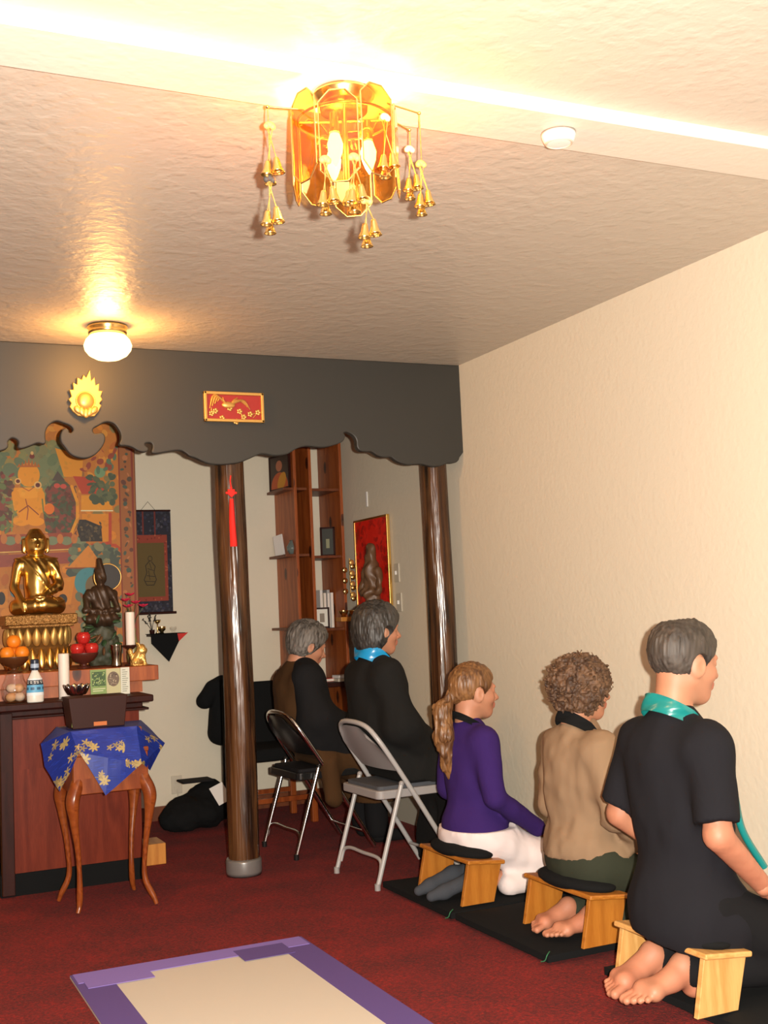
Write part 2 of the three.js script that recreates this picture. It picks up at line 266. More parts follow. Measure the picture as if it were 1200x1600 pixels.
  const arm = (a, px, py, z0, drop) => { const e = atZ(px, py, z0); const q = [e.x - cx, e.y - H + .005, e.z - cz]; part('arm', [rod([.118 * Math.cos(a), q[1] - .002, .118 * Math.sin(a)], q, .0022, 8), rod(q, [q[0], q[1] - drop, q[2]], .0016, 6), sph(.005, ...q, 1, 1, 1, 10)], M.brass, t); };
  arm(Math.PI * .95, 418, 167, -2.62, .2); cluster(421, 195, -2.62, 4, .085, 0, ribbon); cluster(421, 278, -2.62, 4, .075, 0, dark);
  arm(.1, 655, 177, -2.64, .14); cluster(658, 255, -2.64, 4, .075, 0, ribbon); arm(-.25, 640, 203, -2.72, .06); cluster(640, 232, -2.72, 4, .075, 0, M.ivory);
  cluster(508, 248, -2.47, 4, .07, 0, ribbon); cluster(553, 244, -2.46, 5, .072, 0, ribbon); cluster(573, 312, -2.46, 4, .05, 0, ribbon); cluster(601, 182, -2.5, 3, .09, 0, M.ivory);
}
{
  const p = [1.835, -2.655], t = thing('smoke_detector', 'white round smoke detector on the flat ceiling board', 'smoke detector', [p[0], H - .005, p[1]]);
  part('housing', lathe([[.001, -.03], [.03, -.031], [.042, -.026], [.048, -.012], [.05, 0], [.001, 0]]), M.white, t);
  part('vent_ring', new THREE.TorusGeometry(.036, .003, 8, 40).rotateX(Math.PI / 2).translate(0, -.0295, 0), M.ivory, t);
}
// ---------------------------------------------------------------- log pillars
{
  const lt = dataTex(1024, (u, v) => { const a = fbm(u, v * .25 % 1, 16, 81, 4), b = fbm(u, v, 6, 91, 4), c = fbm(u * 1, v * .3 % 1, 90, 95, 2); let q = mix([92, 60, 34], [38, 20, 12], Math.min(1, Math.max(0, (a - .35) * 2.4))); q = mix(q, [16, 10, 8], Math.min(1, Math.max(0, (b - .56) * 5))); return mix(q, [120, 92, 60], Math.max(0, c - .62) * 1.4); }, true);
  lt.repeat.set(1, .7);
  const lb = dataTex(512, (u, v) => fbm(u, v * .2 % 1, 24, 85, 4), false);
  const logM = std({ map: lt, roughness: .24, bumpMap: lb, bumpScale: .008 });
  const foot = std({ color: lin(.20, .19, .18), roughness: .3, metalness: .3 });
  const log = (x, z, label, s) => {
    const t = thing('log_pillar', label, 'pillar', [x, 0, z]); const g = new THREE.CylinderGeometry(.074, .08, 2.6, 40, 60, true), p = g.attributes.position;
    for (let i = 0; i < p.count; i++) { const a = Math.atan2(p.getZ(i), p.getX(i)), y = p.getY(i), k = 1 + .05 * (vnoise(Math.cos(a) * 1.5 + s, y * 2.4, Math.sin(a) * 1.5) - .5) * 2; p.setXYZ(i, p.getX(i) * k + .006 * Math.sin(y * 2.2 + s), y, p.getZ(i) * k); }
    g.computeVertexNormals(); g.translate(0, 1.32, 0); part('log', g, logM, t);
    part('foot_ring', lathe([[.001, 0], [.088, 0], [.091, .02], [.091, .07], [.085, .084], [.001, .086]], 40), foot, t, 'grey painted foot ring'); return t;
  };
  log(1.832, -5.79, 'dark varnished log pillar with a red tassel hanging on it', 3);
  log(3.022, -5.79, 'dark varnished log pillar standing beside the right wall', 8);
  const q = atZ(362, 770, -5.70), t = thing('red_tassel', 'red knotted tassel hanging on the log pillar', 'tassel', [q.x, q.y, -5.706]);
  const rm = std({ color: lin(.72, .018, .012), roughness: .75 });
  part('loop', tube([[0, .09, 0], [-.004, .06, .001], [0, .03, .002]], .0035, 16, 6), rm, t);
  part('knot', [new RoundedBoxGeometry(.036, .036, .012, 2, .004).rotateZ(.785), ...[[-.024, 0], [.024, 0], [0, .026], [-.013, .013], [.013, .013]].map(a => sph(.007, a[0], a[1], 0, 1, 1, .7, 10))], rm, t);
  part('bead', [sph(.004, -.006, -.035, .004, 1, 1.6, 1, 8), sph(.004, .006, -.035, .004, 1, 1.6, 1, 8)], M.gilt, t);
  const fr = []; for (let i = 0; i < 26; i++) { const a = i / 26 * 6.283; fr.push(limb([[.008 * Math.cos(a), -.03, .008 * Math.sin(a)], [.013 * Math.cos(a), -.15, .01 * Math.sin(a)], [.016 * Math.cos(a) + .004, -.275, .01 * Math.sin(a)]], [.003, .0034, .0034], 8, 5)); }
  part('fringe', fr, rm, t);
}
// ornaments on the valance
{
  const c = atZ(132, 628, -5.68), t = thing('flame_jewel', 'gilded carved jewel wreathed in flames on the valance board', 'ornament', [c.x, c.y, -5.669]);
  const s = new THREE.Shape(); const R = [[0, -.075], [.04, -.07], [.06, -.045], [.072, -.02], [.062, -.01], [.078, .01], [.07, .025], [.08, .05], [.062, .05], [.066, .085], [.048, .075], [.045, .115], [.028, .095], [.024, .15], [.006, .11], [-.006, .125], [-.014, .1], [-.035, .11], [-.036, .075], [-.056, .085], [-.052, .05], [-.072, .05], [-.062, .02], [-.076, .005], [-.064, -.012], [-.072, -.03], [-.058, -.05], [-.035, -.07]];
  s.moveTo(...R[0]); for (let i = 1; i < R.length; i++) s.lineTo(...R[i]);
  part('flames', new THREE.ExtrudeGeometry(s, { depth: .012, bevelEnabled: true, bevelSize: .004, bevelThickness: .005, bevelSegments: 2 }), M.gilt, t);
  part('jewel', sph(.042, 0, 0, .014, 1, 1, .5), M.gilt, t);
  part('jewel_ring', new THREE.TorusGeometry(.044, .004, 8, 40).translate(0, 0, .018), M.gilt, t);
  for (let i = -2; i <= 2; i++) { const p = part('lotus_petal', sph(.02, 0, 0, 0, .8, 1.2, .5, 12), M.gilt, t); p.position.set(i * .019, -.062 + Math.abs(i) * .008, .022); p.rotation.z = -i * .4; }
}
{
  const a = atZ(316, 612, -5.68), b = atZ(411, 662, -5.68), w = b.x - a.x, h = a.y - b.y, t = thing('carved_plaque', 'small red and gold carved plaque in a gilt frame', 'plaque', [(a.x + b.x) / 2, (a.y + b.y) / 2, -5.674]);
  part('panel', box(w - .02, h - .02, .012, 0, 0, .006), std({ color: lin(.32, .02, .015), roughness: .5 }), t);
  part('frame', [box(w, .016, .024, 0, h / 2 - .008, .012, .004), box(w, .016, .024, 0, -h / 2 + .008, .012, .004), box(.016, h, .024, w / 2 - .008, 0, .012, .004), box(.016, h, .024, -w / 2 + .008, 0, .012, .004)], M.gilt, t);
  const bird = []; // bird with spread wings among sprays of flowers
  bird.push(sph(.02, -.03, .01, .014, 1.8, .9, .5, 14), sph(.01, .005, .032, .015, 1, 1, .6, 10));
  for (let i = 0; i < 6; i++) bird.push(limb([[-.04, .015, .014], [-.055 - i * .01, .03 + .006 * i, .016], [-.06 - i * .014, .05 - .012 * i, .014]], [.006, .007, .002], 10, 6), limb([[-.015, .015, .014], [.0 + i * .01, .035, .016], [.02 + i * .013, .05 - .012 * i, .014]], [.006, .007, .002], 10, 6));
  part('carved_bird', bird, M.gilt, t);
  const sp = []; for (let i = 0; i < 9; i++) { const x = -.12 + .03 * i + .01 * Math.sin(i * 5), y = -.035 + .03 * Math.sin(i * 2.7) - (i > 3 && i < 6 ? .01 : 0); for (let k = 0; k < 5; k++) sp.push(sph(.007, x + .009 * Math.cos(k * 1.257), y + .009 * Math.sin(k * 1.257), .014, 1, 1, .5, 8)); sp.push(rod([x, y, .012], [x + .03 * Math.sin(i * 3), y + .03 * Math.cos(i * 2), .012], .0025, 5)); }
  part('carved_flowers', sp, M.gilt, t);
}
M.throne = std({ color: lin(.34, .17, .045), metalness: .6, roughness: .45, bumpMap: dataTex(256, (u, v) => fbm(u, v, 32, 101, 3), false, .2), bumpScale: .006 });
// ---------------------------------------------------------------- altar: cabinet, step, painted panel
{
  const t = thing('altar_cabinet', 'mahogany altar cabinet with dark top slab and black plinth', 'cabinet', [1.03, 0, -6.0]);
  part('body', box(.655, .76, .94, .015, .485, -.49), M.mahogany, t);
  part('post', box(.06, .87, .06, -.315, .445, -.01, .004), M.darkWood, t);
  part('plinth', box(.7, .105, .95, 0, .0525, -.485), M.blackCloth, t);
  part('moulding', [box(.70, .03, .97, .01, .872, -.485, .008), box(.74, .012, .99, .02, .852, -.49, .004)], M.darkWood, t);
}
single('altar_slab', box(1.15, .036, 1.05, .86, .906, -6.475, .008), M.darkWood, 'long dark wooden slab over the altar cabinet, with offerings', 'worktop');
{
  const t = thing('drawer_chest', 'tan wooden chest of drawers beside the altar cabinet', 'chest', [.40, 0, -6.04]);
  part('body', box(.54, .87, .8, 0, .435, -.41), M.honey, t);
  for (let i = 0; i < 5; i++) { const d = part('drawer', box(.52, .15, .02, 0, .1 + i * .165, 0, .004), M.honey, t); part('knob', sph(.012, 0, .1 + i * .165, .018, 1, 1, 1, 12), M.brass, d); }
}
{
  const t = thing('altar_step', 'orange pine step shelf lying on the altar slab', 'shelf', [.92, .923, -6.22]);
  part('riser', box(1.06, .06, .66, 0, .03, -.37), M.pine, t);
  part('board', box(1.22, .078, .74, 0, .099, -.37, .004), M.pine, t);
}
const TOP = 1.0615;                                             // upper side of the step shelf
{
  const t = thing('low_wooden_box', 'low tan wooden box on the carpet behind the altar', 'box', [...atY(250, 1352, 0).toArray()].map((v, i) => i === 1 ? 0 : v + (i === 0 ? -.02 : -.12)));
  part('body', box(.12, .11, .2, 0, .055, 0, .004), M.honey, t);
}
// painted panel behind the golden figure: drawn in the photograph's layout, on a board that stands on the step
{
  const z = -6.93, x0 = .1, x1 = 1.592, y0 = TOP, y1 = 2.56, W = 1024, Hh = Math.round(1024 * (y1 - y0) / (x1 - x0));
  const tx = canvasTex(W, Hh, (g) => {
    const P = (px, py) => { const q = atZ(px, py, z); return [(q.x - x0) / (x1 - x0) * W, (y1 - q.y) / (y1 - y0) * Hh]; };
    const S = W / (x1 - x0) * 6.6 / F;                             // canvas pixels per photo pixel
    const poly = (c, pts) => { g.fillStyle = c; g.beginPath(); pts.forEach((p, i) => { const q = P(...p); i ? g.lineTo(...q) : g.moveTo(...q); }); g.closePath(); g.fill(); };
    const el = (c, px, py, rx, ry, rot = 0) => { const q = P(px, py); g.fillStyle = c; g.beginPath(); g.ellipse(q[0], q[1], rx * S, ry * S, rot, 0, 6.284); g.fill(); };
    const line = (c, w, pts) => { g.strokeStyle = c; g.lineWidth = w * S; g.lineJoin = g.lineCap = 'round'; g.beginPath(); pts.forEach((p, i) => { const q = P(...p); i ? g.lineTo(...q) : g.moveTo(...q); }); g.stroke(); };
    g.fillStyle = '#b06a1e'; g.fillRect(0, 0, W, Hh);
    const blot = (n, cols, X0, X1, Y0, Y1, r) => { for (let i = 0; i < n; i++) el(cols[Math.floor(rnd() * cols.length)], X0 + rnd() * (X1 - X0), Y0 + rnd() * (Y1 - Y0), r * (.4 + rnd()), r * (.4 + rnd()), rnd() * 3); };
    blot(500, ['#c87a1c', '#a85a18', '#8a5a2a', '#c8862c', '#7a6a3a'], -220, 190, 600, 1040, 7);
    blot(160, ['#6a6f45', '#5d6b4c', '#7c7a48', '#8a7a40'], -60, 100, 690, 800, 9);            // green halo clouds
    blot(60, ['#5f6d4a', '#6d7650', '#76734a'], 40, 90, 700, 760, 9);
    el('#4a4a32', 95, 800, 27, 52); blot(150, ['#4c3a26', '#5a2f22', '#6a4030', '#3c4a30', '#7c3a2c'], 72, 118, 760, 840, 4);
    blot(120, ['#4c3a26', '#5a2f22', '#6a4030', '#5c6a3c', '#7c3a2c'], -30, 18, 740, 830, 5);
    line('#d08a1e', 5, [[112, 760], [121, 785], [121, 810], [112, 832], [98, 845]]); line('#b8701a', 2, [[118, 762], [127, 790], [124, 818], [110, 842]]);
    // seated painted figure
    el('#d88a12', 45, 742, 17, 19); poly('#d88a12', [[22, 762], [66, 762], [70, 785], [60, 812], [30, 812], [20, 785]]); el('#e09420', 45, 770, 20, 9);
    line('#d88a12', 12, [[24, 772], [28, 795], [40, 806]]); line('#d88a12', 11, [[64, 772], [66, 795], [54, 800]]); el('#d88a12', 34, 815, 13, 7); el('#d88a12', 56, 815, 13, 7);
    line('#7a3414', 1.6, [[30, 800], [44, 790], [60, 804]]); line('#8a3a18', 1.4, [[42, 812], [44, 796], [40, 780]]); line('#a04a18', 1.2, [[32, 760], [45, 767], [58, 758]]);
    for (let i = -3; i <= 3; i++) poly('#a85a1a', [[45 + i * 5 - 3, 730], [45 + i * 5, 715 + Math.abs(i) * 3], [45 + i * 5 + 3, 730]]); el('#6a2416', 50, 713, 4, 4); el('#c8a060', 50, 708, 2.4, 3);
    el('#d8a860', 28, 752, 5, 5); el('#5a2014', 28, 752, 3, 3); el('#d8a860', 59, 758, 6, 6); el('#5a2014', 59, 758, 3.6, 3.6); el('#d06a14', 77, 795, 8, 9); el('#b84838', 89, 759, 5, 4); el('#b84838', 99, 760, 5, 4); poly('#4c4038', [[81, 751], [90, 736], [102, 751]]);
    line('#5f6d3a', 2, [[66, 780], [68, 800], [76, 808], [90, 808]]); line('#76803c', 2, [[18, 830], [20, 805], [26, 798]]);
    // banded plinth of the painting, pavilions and trees to its right
    poly('#8a3c22', [[-60, 838], [112, 832], [118, 860], [-60, 868]]); for (let i = 0; i < 6; i++) { el('#6f7a5a', 16 + i * 22, 845, 9, 7); el('#b06a30', 6 + i * 22, 842, 5, 8); } line('#c8a050', 2, [[-60, 866], [118, 858]]); poly('#8a4030', [[-60, 870], [115, 862], [112, 880], [-60, 890]]);
    poly('#cc8414', [[86, 700], [130, 712], [128, 745], [100, 745]]); poly('#a83a1c', [[114, 744], [150, 746], [168, 772], [128, 772]]); poly('#cc8618', [[127, 774], [172, 774], [176, 796], [127, 798]]); line('#d0c8a0', 2, [[127, 798], [176, 798]]);
    poly('#c67c16', [[128, 803], [170, 803], [170, 846], [128, 846]]); poly('#1f1a14', [[124, 812], [134, 812], [158, 822], [160, 846], [126, 846], [120, 826]]); blot(40, ['#3a3224', '#2a241c', '#5a4a2c'], 124, 158, 816, 844, 2.5);
    line('#a83c1c', 5, [[172, 803], [172, 848], [144, 852], [180, 852], [190, 860]]); blot(40, ['#4f5638', '#3f4a34', '#5a6040'], 138, 180, 744, 785, 5); el('#6a8a62', 156, 738, 9, 9); blot(30, ['#b8702a', '#8a3a22', '#4f6a50'], 130, 182, 700, 735, 5);
    blot(120, ['#5f6a50', '#4f5a48', '#7a7a58', '#3f4a40'], 110, 185, 852, 900, 6); poly('#c47a28', [[105, 888], [138, 852], [162, 886]]); line('#7a3a20', 2, [[103, 888], [164, 887]]);
    el('#3f7f86', 139, 910, 23, 24); el('#6f5a3a', 150, 916, 17, 19); blot(140, ['#66704e', '#8a8052', '#5a6450', '#7a4a2a'], 118, 190, 930, 1030, 6);
    poly('#c4781a', [[90, 905], [118, 900], [110, 945], [88, 945]]); el('#1f1a16', 98, 936, 7, 8); poly('#c4781a', [[-40, 925], [12, 920], [12, 950], [-40, 950]]); el('#1f1a16', 2, 935, 6, 10); el('#4f6a70', 22, 925, 6, 8);
    blot(900, ['#0000000c', '#ffd98010', '#3a1c0812', '#5a6a4014'], -220, 185, 600, 1040, 3);
    // patterned border strip
    const q0 = P(184, 700)[0], q1 = W; g.fillStyle = '#8e5426'; g.fillRect(q0, 0, q1 - q0, Hh); g.fillStyle = '#7a2c14'; g.fillRect(q0, 0, 5, Hh); g.fillRect(q1 - 14, 0, 9, Hh);
    for (let i = 0; i < 60; i++) { g.fillStyle = ['#4a3a28', '#5a3020', '#3c4a3c', '#a8683a'][i % 4]; g.beginPath(); g.ellipse(q0 + 14 + rnd() * (q1 - q0 - 34), i * Hh / 60 + rnd() * 8, 4 + rnd() * 8, 3 + rnd() * 9, rnd() * 3, 0, 6.3); g.fill(); }
  });
  const t = thing('painted_panel', 'tall orange painted wooden panel showing a seated deity among pavilions', 'painting', [(x0 + x1) / 2, 0, z]);
  const front = new THREE.PlaneGeometry(x1 - x0, y1 - y0); front.translate(0, (y0 + y1) / 2, .001);
  part('painting', front, std({ map: tx, roughness: .55 }), t);
  part('board', box(x1 - x0 + .012, y1 - y0 - .002, .03, 0, (y0 + y1) / 2 + .001, -.0155, .003), M.pineDark, t);
}
// golden seated figure with its lotus pedestal
{
  const cx = .965, z = -6.62, t = thing('golden_buddha', 'gilded seated Buddha statue touching the earth on lotus pedestal', 'statue', [cx, TOP, z]);
  const hw = .18;
  part('pedestal_core', [cyl(.165, .15, .13, 0, .065, 0, 40).scale(1, 1, .72), cyl(.165, .165, .11, 0, .18, 0, 40).scale(1, 1, .72)], M.throne, t);
  part('throne', [box(hw * 2 + .02, .055, .32, 0, .27, 0, .008), box(hw * 2 - .02, .015, .3, 0, .236, 0, .004)], M.throne, t);
  const petal = (() => { const g = new THREE.SphereGeometry(1, 12, 9); const p = g.attributes.position; for (let i = 0; i < p.count; i++) { const y = p.getY(i); const k = 1 - .45 * Math.max(0, y); p.setX(i, p.getX(i) * k); } g.computeVertexNormals(); return g; })();
  for (let row = 0; row < 2; row++) for (let i = 0; i < 22; i++) { const a = (i + row * .5) / 22 * 6.283; if (Math.cos(a) < -.35) continue; const p = part('petal', petal, row ? M.gilt : M.gold, t); p.scale.set(.024, row ? .05 : .058, .016); p.position.set(.167 * Math.sin(a), row ? .178 : .062, .125 * Math.cos(a)); p.rotation.y = a; p.rotation.x = row ? .1 : -.18; }
  const Y0 = .2975, k = .02;
  const body = join([[ell([0, .045, .035], [.185, .042, .1]), .03], [cone([-.155, .045, .03], [-.04, .05, .11], .042, .034), .03], [cone([.155, .045, .03], [.03, .055, .11], .042, .034), .03], [cone([0, .09, -.01], [0, .25, -.02], .078, .088), .04], [ell([0, .17, .01], [.085, .11, .07]), .03], [cone([-.105, .275, -.02], [.105, .275, -.02], .042, .042), .04], [cone([0, .29, -.015], [0, .34, -.008], .034, .03), .02],
    [cone([-.128, .268, -.015], [-.158, .155, .0], .036, .03), .02], [cone([-.158, .155, 0], [-.118, .06, .1], .028, .02), .015], [cone([-.118, .06, .1], [-.112, .02, .118], .018, .012), .01], [cone([.128, .268, -.015], [.16, .16, .01], .036, .03), .02], [cone([.16, .16, .01], [.03, .1, .1], .028, .02), .015], [ell([0, .095, .11], [.045, .016, .03]), .015],
    [ell([0, .392, 0], [.047, .06, .052]), .02], [ell([0, .365, .012], [.036, .036, .04]), .02], [ell([0, .445, -.008], [.026, .018, .026]), .012], [cone([-.05, .405, -.004], [-.052, .345, -.002], .009, .008), .006], [cone([.05, .405, -.004], [.052, .345, -.002], .009, .008), .006],
    [cone([0, .395, .05], [0, .376, .06], .005, .008), .008], [cone([-.012, .352, .047], [.012, .352, .047], .005, .005), .006], [cone([-.026, .404, .046], [-.01, .406, .05], .004, .004), .006], [cone([.026, .404, .046], [.01, .406, .05], .004, .004), .006]]);
  const robe = (x, y, zz) => { const u = x * .8 + (y - .18) * .75; return (u > .02 && y < .31 && y > .07 ? .004 + .0022 * Math.sin(u * 130) : 0) + (y > .41 ? .002 * Math.sin(x * 420) * Math.sin(y * 420) * Math.sin(zz * 420) : 0); };
  const g = meshField((x, y, zz) => body(x, y, zz) - robe(x, y, zz), [-.24, -.01, -.15], [.24, .52, .19], .0045); { const p = g.attributes.position; for (let i = 0; i < p.count; i++) { const y = p.getY(i), h = Math.min(1, Math.max(0, (y - .30) / .05)), kx = .74 + .5 * h; p.setXYZ(i, p.getX(i) * kx, y < .34 ? y : .34 + (y - .34) * 1.12, p.getZ(i) * (1 + .22 * h)); } g.computeVertexNormals(); } g.translate(0, Y0, 0); part('figure', g, M.gold, t);
}
// dark bodhisattva in a grotto of leaves
{
  const c = atZ(160, 1030, -6.5), t = thing('dark_statue', 'small dark painted bodhisattva statue with halo on mossy rock', 'statue', [c.x, TOP, -6.5]);
  const rock = ell([0, .13, -.02], [.088, .16, .07]);
  part('rock_base', meshField((x, y, z) => rock(x, y, z) - .03 * (vnoise(x * 22, y * 22, z * 22) - .5) - .016 * (vnoise(x * 60, y * 60, z * 60) - .5), [-.18, .0, -.12], [.18, .33, .1], .008), std({ color: lin(.05, .055, .032), roughness: .6 }), t);
  const lf = new THREE.SphereGeometry(1, 8, 6), gm = std({ color: lin(.03, .075, .03), roughness: .5 }), gm2 = std({ color: lin(.14, .07, .03), roughness: .5 });
  for (let i = 0; i < 34; i++) { const a = rnd() * 6.28, p = part('leaf', lf, i % 4 ? gm : gm2, t); p.scale.set(.018, .008, .03); p.position.set(.085 * Math.sin(a) * (.6 + .5 * rnd()), .04 + .24 * rnd(), .05 + .035 * Math.cos(a)); p.rotation.set(rnd() * 2, a, rnd() * 2); }
  const f = join([[cone([0, .26, 0], [0, .40, -.005], .055, .05), .03], [ell([0, .26, .03], [.1, .04, .06]), .03], [cone([-.06, .4, 0], [.06, .4, 0], .025, .025), .03], [cone([-.07, .39, 0], [-.085, .31, .03], .02, .017), .015], [cone([.07, .39, 0], [.085, .31, .03], .02, .017), .015], [cone([-.085, .31, .03], [-.01, .3, .07], .016, .012), .01], [cone([.085, .31, .03], [.01, .3, .07], .016, .012), .01], [cone([0, .42, 0], [0, .46, 0], .02, .02), .015], [ell([0, .49, .004], [.032, .042, .036]), .015], [cone([0, .53, 0], [0, .585, -.005], .028, .014), .015], [cone([0, .49, .034], [0, .478, .042], .003, .005), .005]]);
  part('figure', meshField((x, y, z) => f(x, y, z) - .003 * Math.sin(x * 160 + y * 60), [-.13, .2, -.08], [.13, .62, .11], .005), std({ color: lin(.055, .03, .016), roughness: .45, metalness: .25 }), t);
  const halo = part('halo', cyl(.072, .072, .008, 0, 0, 0, 40).rotateX(Math.PI / 2), std({ color: lin(.015, .013, .012), roughness: .5 }), t); halo.position.set(.05, .49, -.05);
  part('halo_rim', new THREE.TorusGeometry(.074, .005, 8, 40), M.gilt, halo);
}
// ---------------------------------------------------------------- offerings on the step shelf
function fruitBowl(px, z, label, bowlCol) {
  const c = atZ(px, 1030, z), t = thing('fruit_bowl', label, 'bowl', [c.x, TOP, z]);
  part('bowl', lathe([[.001, .03], [.02, .03], [.012, .012], [.034, .004], [.036, 0], [.001, 0], [.036, 0], [.034, .006], [.014, .014], [.016, .026], [.05, .04], [.072, .066], [.077, .083], [.073, .083], [.066, .066], [.04, .046], [.001, .04]].slice(5), 36), std({ color: bowlCol, roughness: .35 }), t); return [c.x, z];
}
{
  const oM = std({ color: lin(.85, .24, .012), roughness: .45 }), aM = std({ color: lin(.48, .022, .018), roughness: .22 }), stem = std({ color: lin(.05, .03, .01), roughness: .8 });
  const orange = lathe([[.001, .066], [.006, .0675], [.02, .065], [.032, .052], [.037, .034], [.032, .015], [.018, .003], [.001, 0]], 24), apple = lathe([[.001, .058], [.005, .06], [.014, .066], [.027, .064], [.036, .05], [.037, .034], [.03, .013], [.018, .002], [.007, .003], [.001, .006]], 24);
  const fruits = (x, z, g, m, name, lab, group) => { const sp = [[-.0375, .068, .022], [.0375, .068, .022], [0, .068, -.043], [0, .127, .0]]; sp.forEach((s, i) => { const o = thing(name, i === 3 ? lab[0] : lab[1], name, [x + s[0], TOP + s[1], z + s[2]], i * 1.3, i === 3 ? undefined : group); part('flesh', g, m, o); part('stem', rod([0, .058, 0], [.004, .072, .002], .0018, 6), stem, o); }); };
  let [x, z] = fruitBowl(22, -6.34, 'brown footed bowl that holds the oranges', lin(.10, .035, .012)); fruits(x, z, orange, oM, 'orange', ['orange on top of the pile in brown bowl', 'orange in the lower layer of the fruit bowl'], 'oranges in the footed bowl');
  [x, z] = fruitBowl(131, -6.34, 'dark red-brown footed bowl that holds the red apples', lin(.09, .022, .014)); fruits(x, z, apple, aM, 'apple', ['red apple on top of the pile in bowl', 'red apple in the lower layer of its bowl'], 'apples in the footed bowl');
}
{
  const c = atZ(204, 1000, -6.34), t = thing('tall_candle', 'tall cream pillar candle on a dark candle holder', 'candle', [c.x, TOP, -6.34]);
  part('holder', lathe([[.001, 0], [.035, 0], [.036, .006], [.012, .014], [.008, .05], [.009, .085], [.03, .1], [.042, .106], [.042, .112], [.001, .112]], 32), std({ color: lin(.09, .03, .02), roughness: .3, metalness: .4 }), t);
  part('candle', lathe([[.001, .112], [.0245, .112], [.0245, .285], [.022, .29], [.012, .286], [.001, .285]], 28), M.wax, t);
  part('wick', rod([0, .284, 0], [.001, .297, 0], .0012, 5), M.black, t);
}
{
  const c = atZ(182, 1020, -6.3), t = thing('metal_vase', 'small dark polished metal vase beside the tall candle', 'vase', [c.x, TOP, -6.3]);
  part('body', lathe([[.001, 0], [.026, 0], [.028, .008], [.024, .03], [.028, .07], [.032, .095], [.03, .108], [.034, .118], [.03, .118], [.026, .1], [.001, .09]], 32), std({ color: lin(.32, .26, .2), metalness: 1, roughness: .16 }), t);
}
{
  const c = atZ(217, 1030, -6.27), t = thing('gilt_lion', 'small gilded guardian lion figurine at the shelf end', 'figurine', [c.x, TOP, -6.27]);
  const f = join([[ell([0, .045, 0], [.034, .036, .028]), .02], [ell([.012, .085, .01], [.026, .03, .026]), .015], [ell([.028, .078, .02], [.013, .013, .015]), .01], [cone([.02, .05, .018], [.028, .006, .022], .012, .01), .01], [cone([.02, .05, -.012], [.028, .006, -.014], .012, .01), .01], [ell([-.02, .02, .016], [.024, .02, .016]), .01], [ell([-.02, .02, -.016], [.024, .02, .016]), .01], [cone([-.035, .03, 0], [-.045, .08, 0], .008, .014), .01], [cone([.0, .108, .018], [-.006, .122, .02], .008, .004), .006], [cone([.0, .108, -.012], [-.006, .122, -.014], .008, .004), .006], [ell([0, .004, 0], [.05, .006, .034]), .006]]);
  part('figure', meshField((x, y, z) => f(x, y, z) - .005 * (vnoise(x * 150, y * 150, z * 150) - .5), [-.07, -.004, -.05], [.06, .14, .06], .0035), M.gilt, t);
}
{
  const c = atZ(205, 960, -6.5), t = thing('flower_vase', 'bright pink flowers in a slim green vase behind candle', 'flowers', [c.x + .02, TOP, -6.56]);
  part('vase', lathe([[.001, 0], [.03, 0], [.036, .04], [.03, .1], [.016, .17], [.02, .2], [.015, .2], [.012, .17], [.001, .05]], 28), std({ color: lin(.22, .2, .07), roughness: .3 }), t);
  const pm = std({ color: lin(.62, .02, .07), roughness: .6 }), sm = std({ color: lin(.05, .09, .02), roughness: .6 }), pg = new THREE.SphereGeometry(1, 10, 7);
  for (const [x, y, z] of [[-.04, .36, .02], [.015, .345, .03], [.06, .325, .01], [-.01, .39, .0], [-.03, .325, .03]]) { const f = part('stem', tube([[0, .18, 0], [x * .4, .26, z * .4], [x, y - .012, z]], .0018, 12, 5), sm, t); for (let i = 0; i < 5; i++) { const p = part('petal', pg, pm, f), a = i * 1.257 + x * 30; p.scale.set(.017, .004, .011); p.position.set(x + .014 * Math.cos(a), y, z + .014 * Math.sin(a)); p.rotation.set(0, -a, .5); } }
}
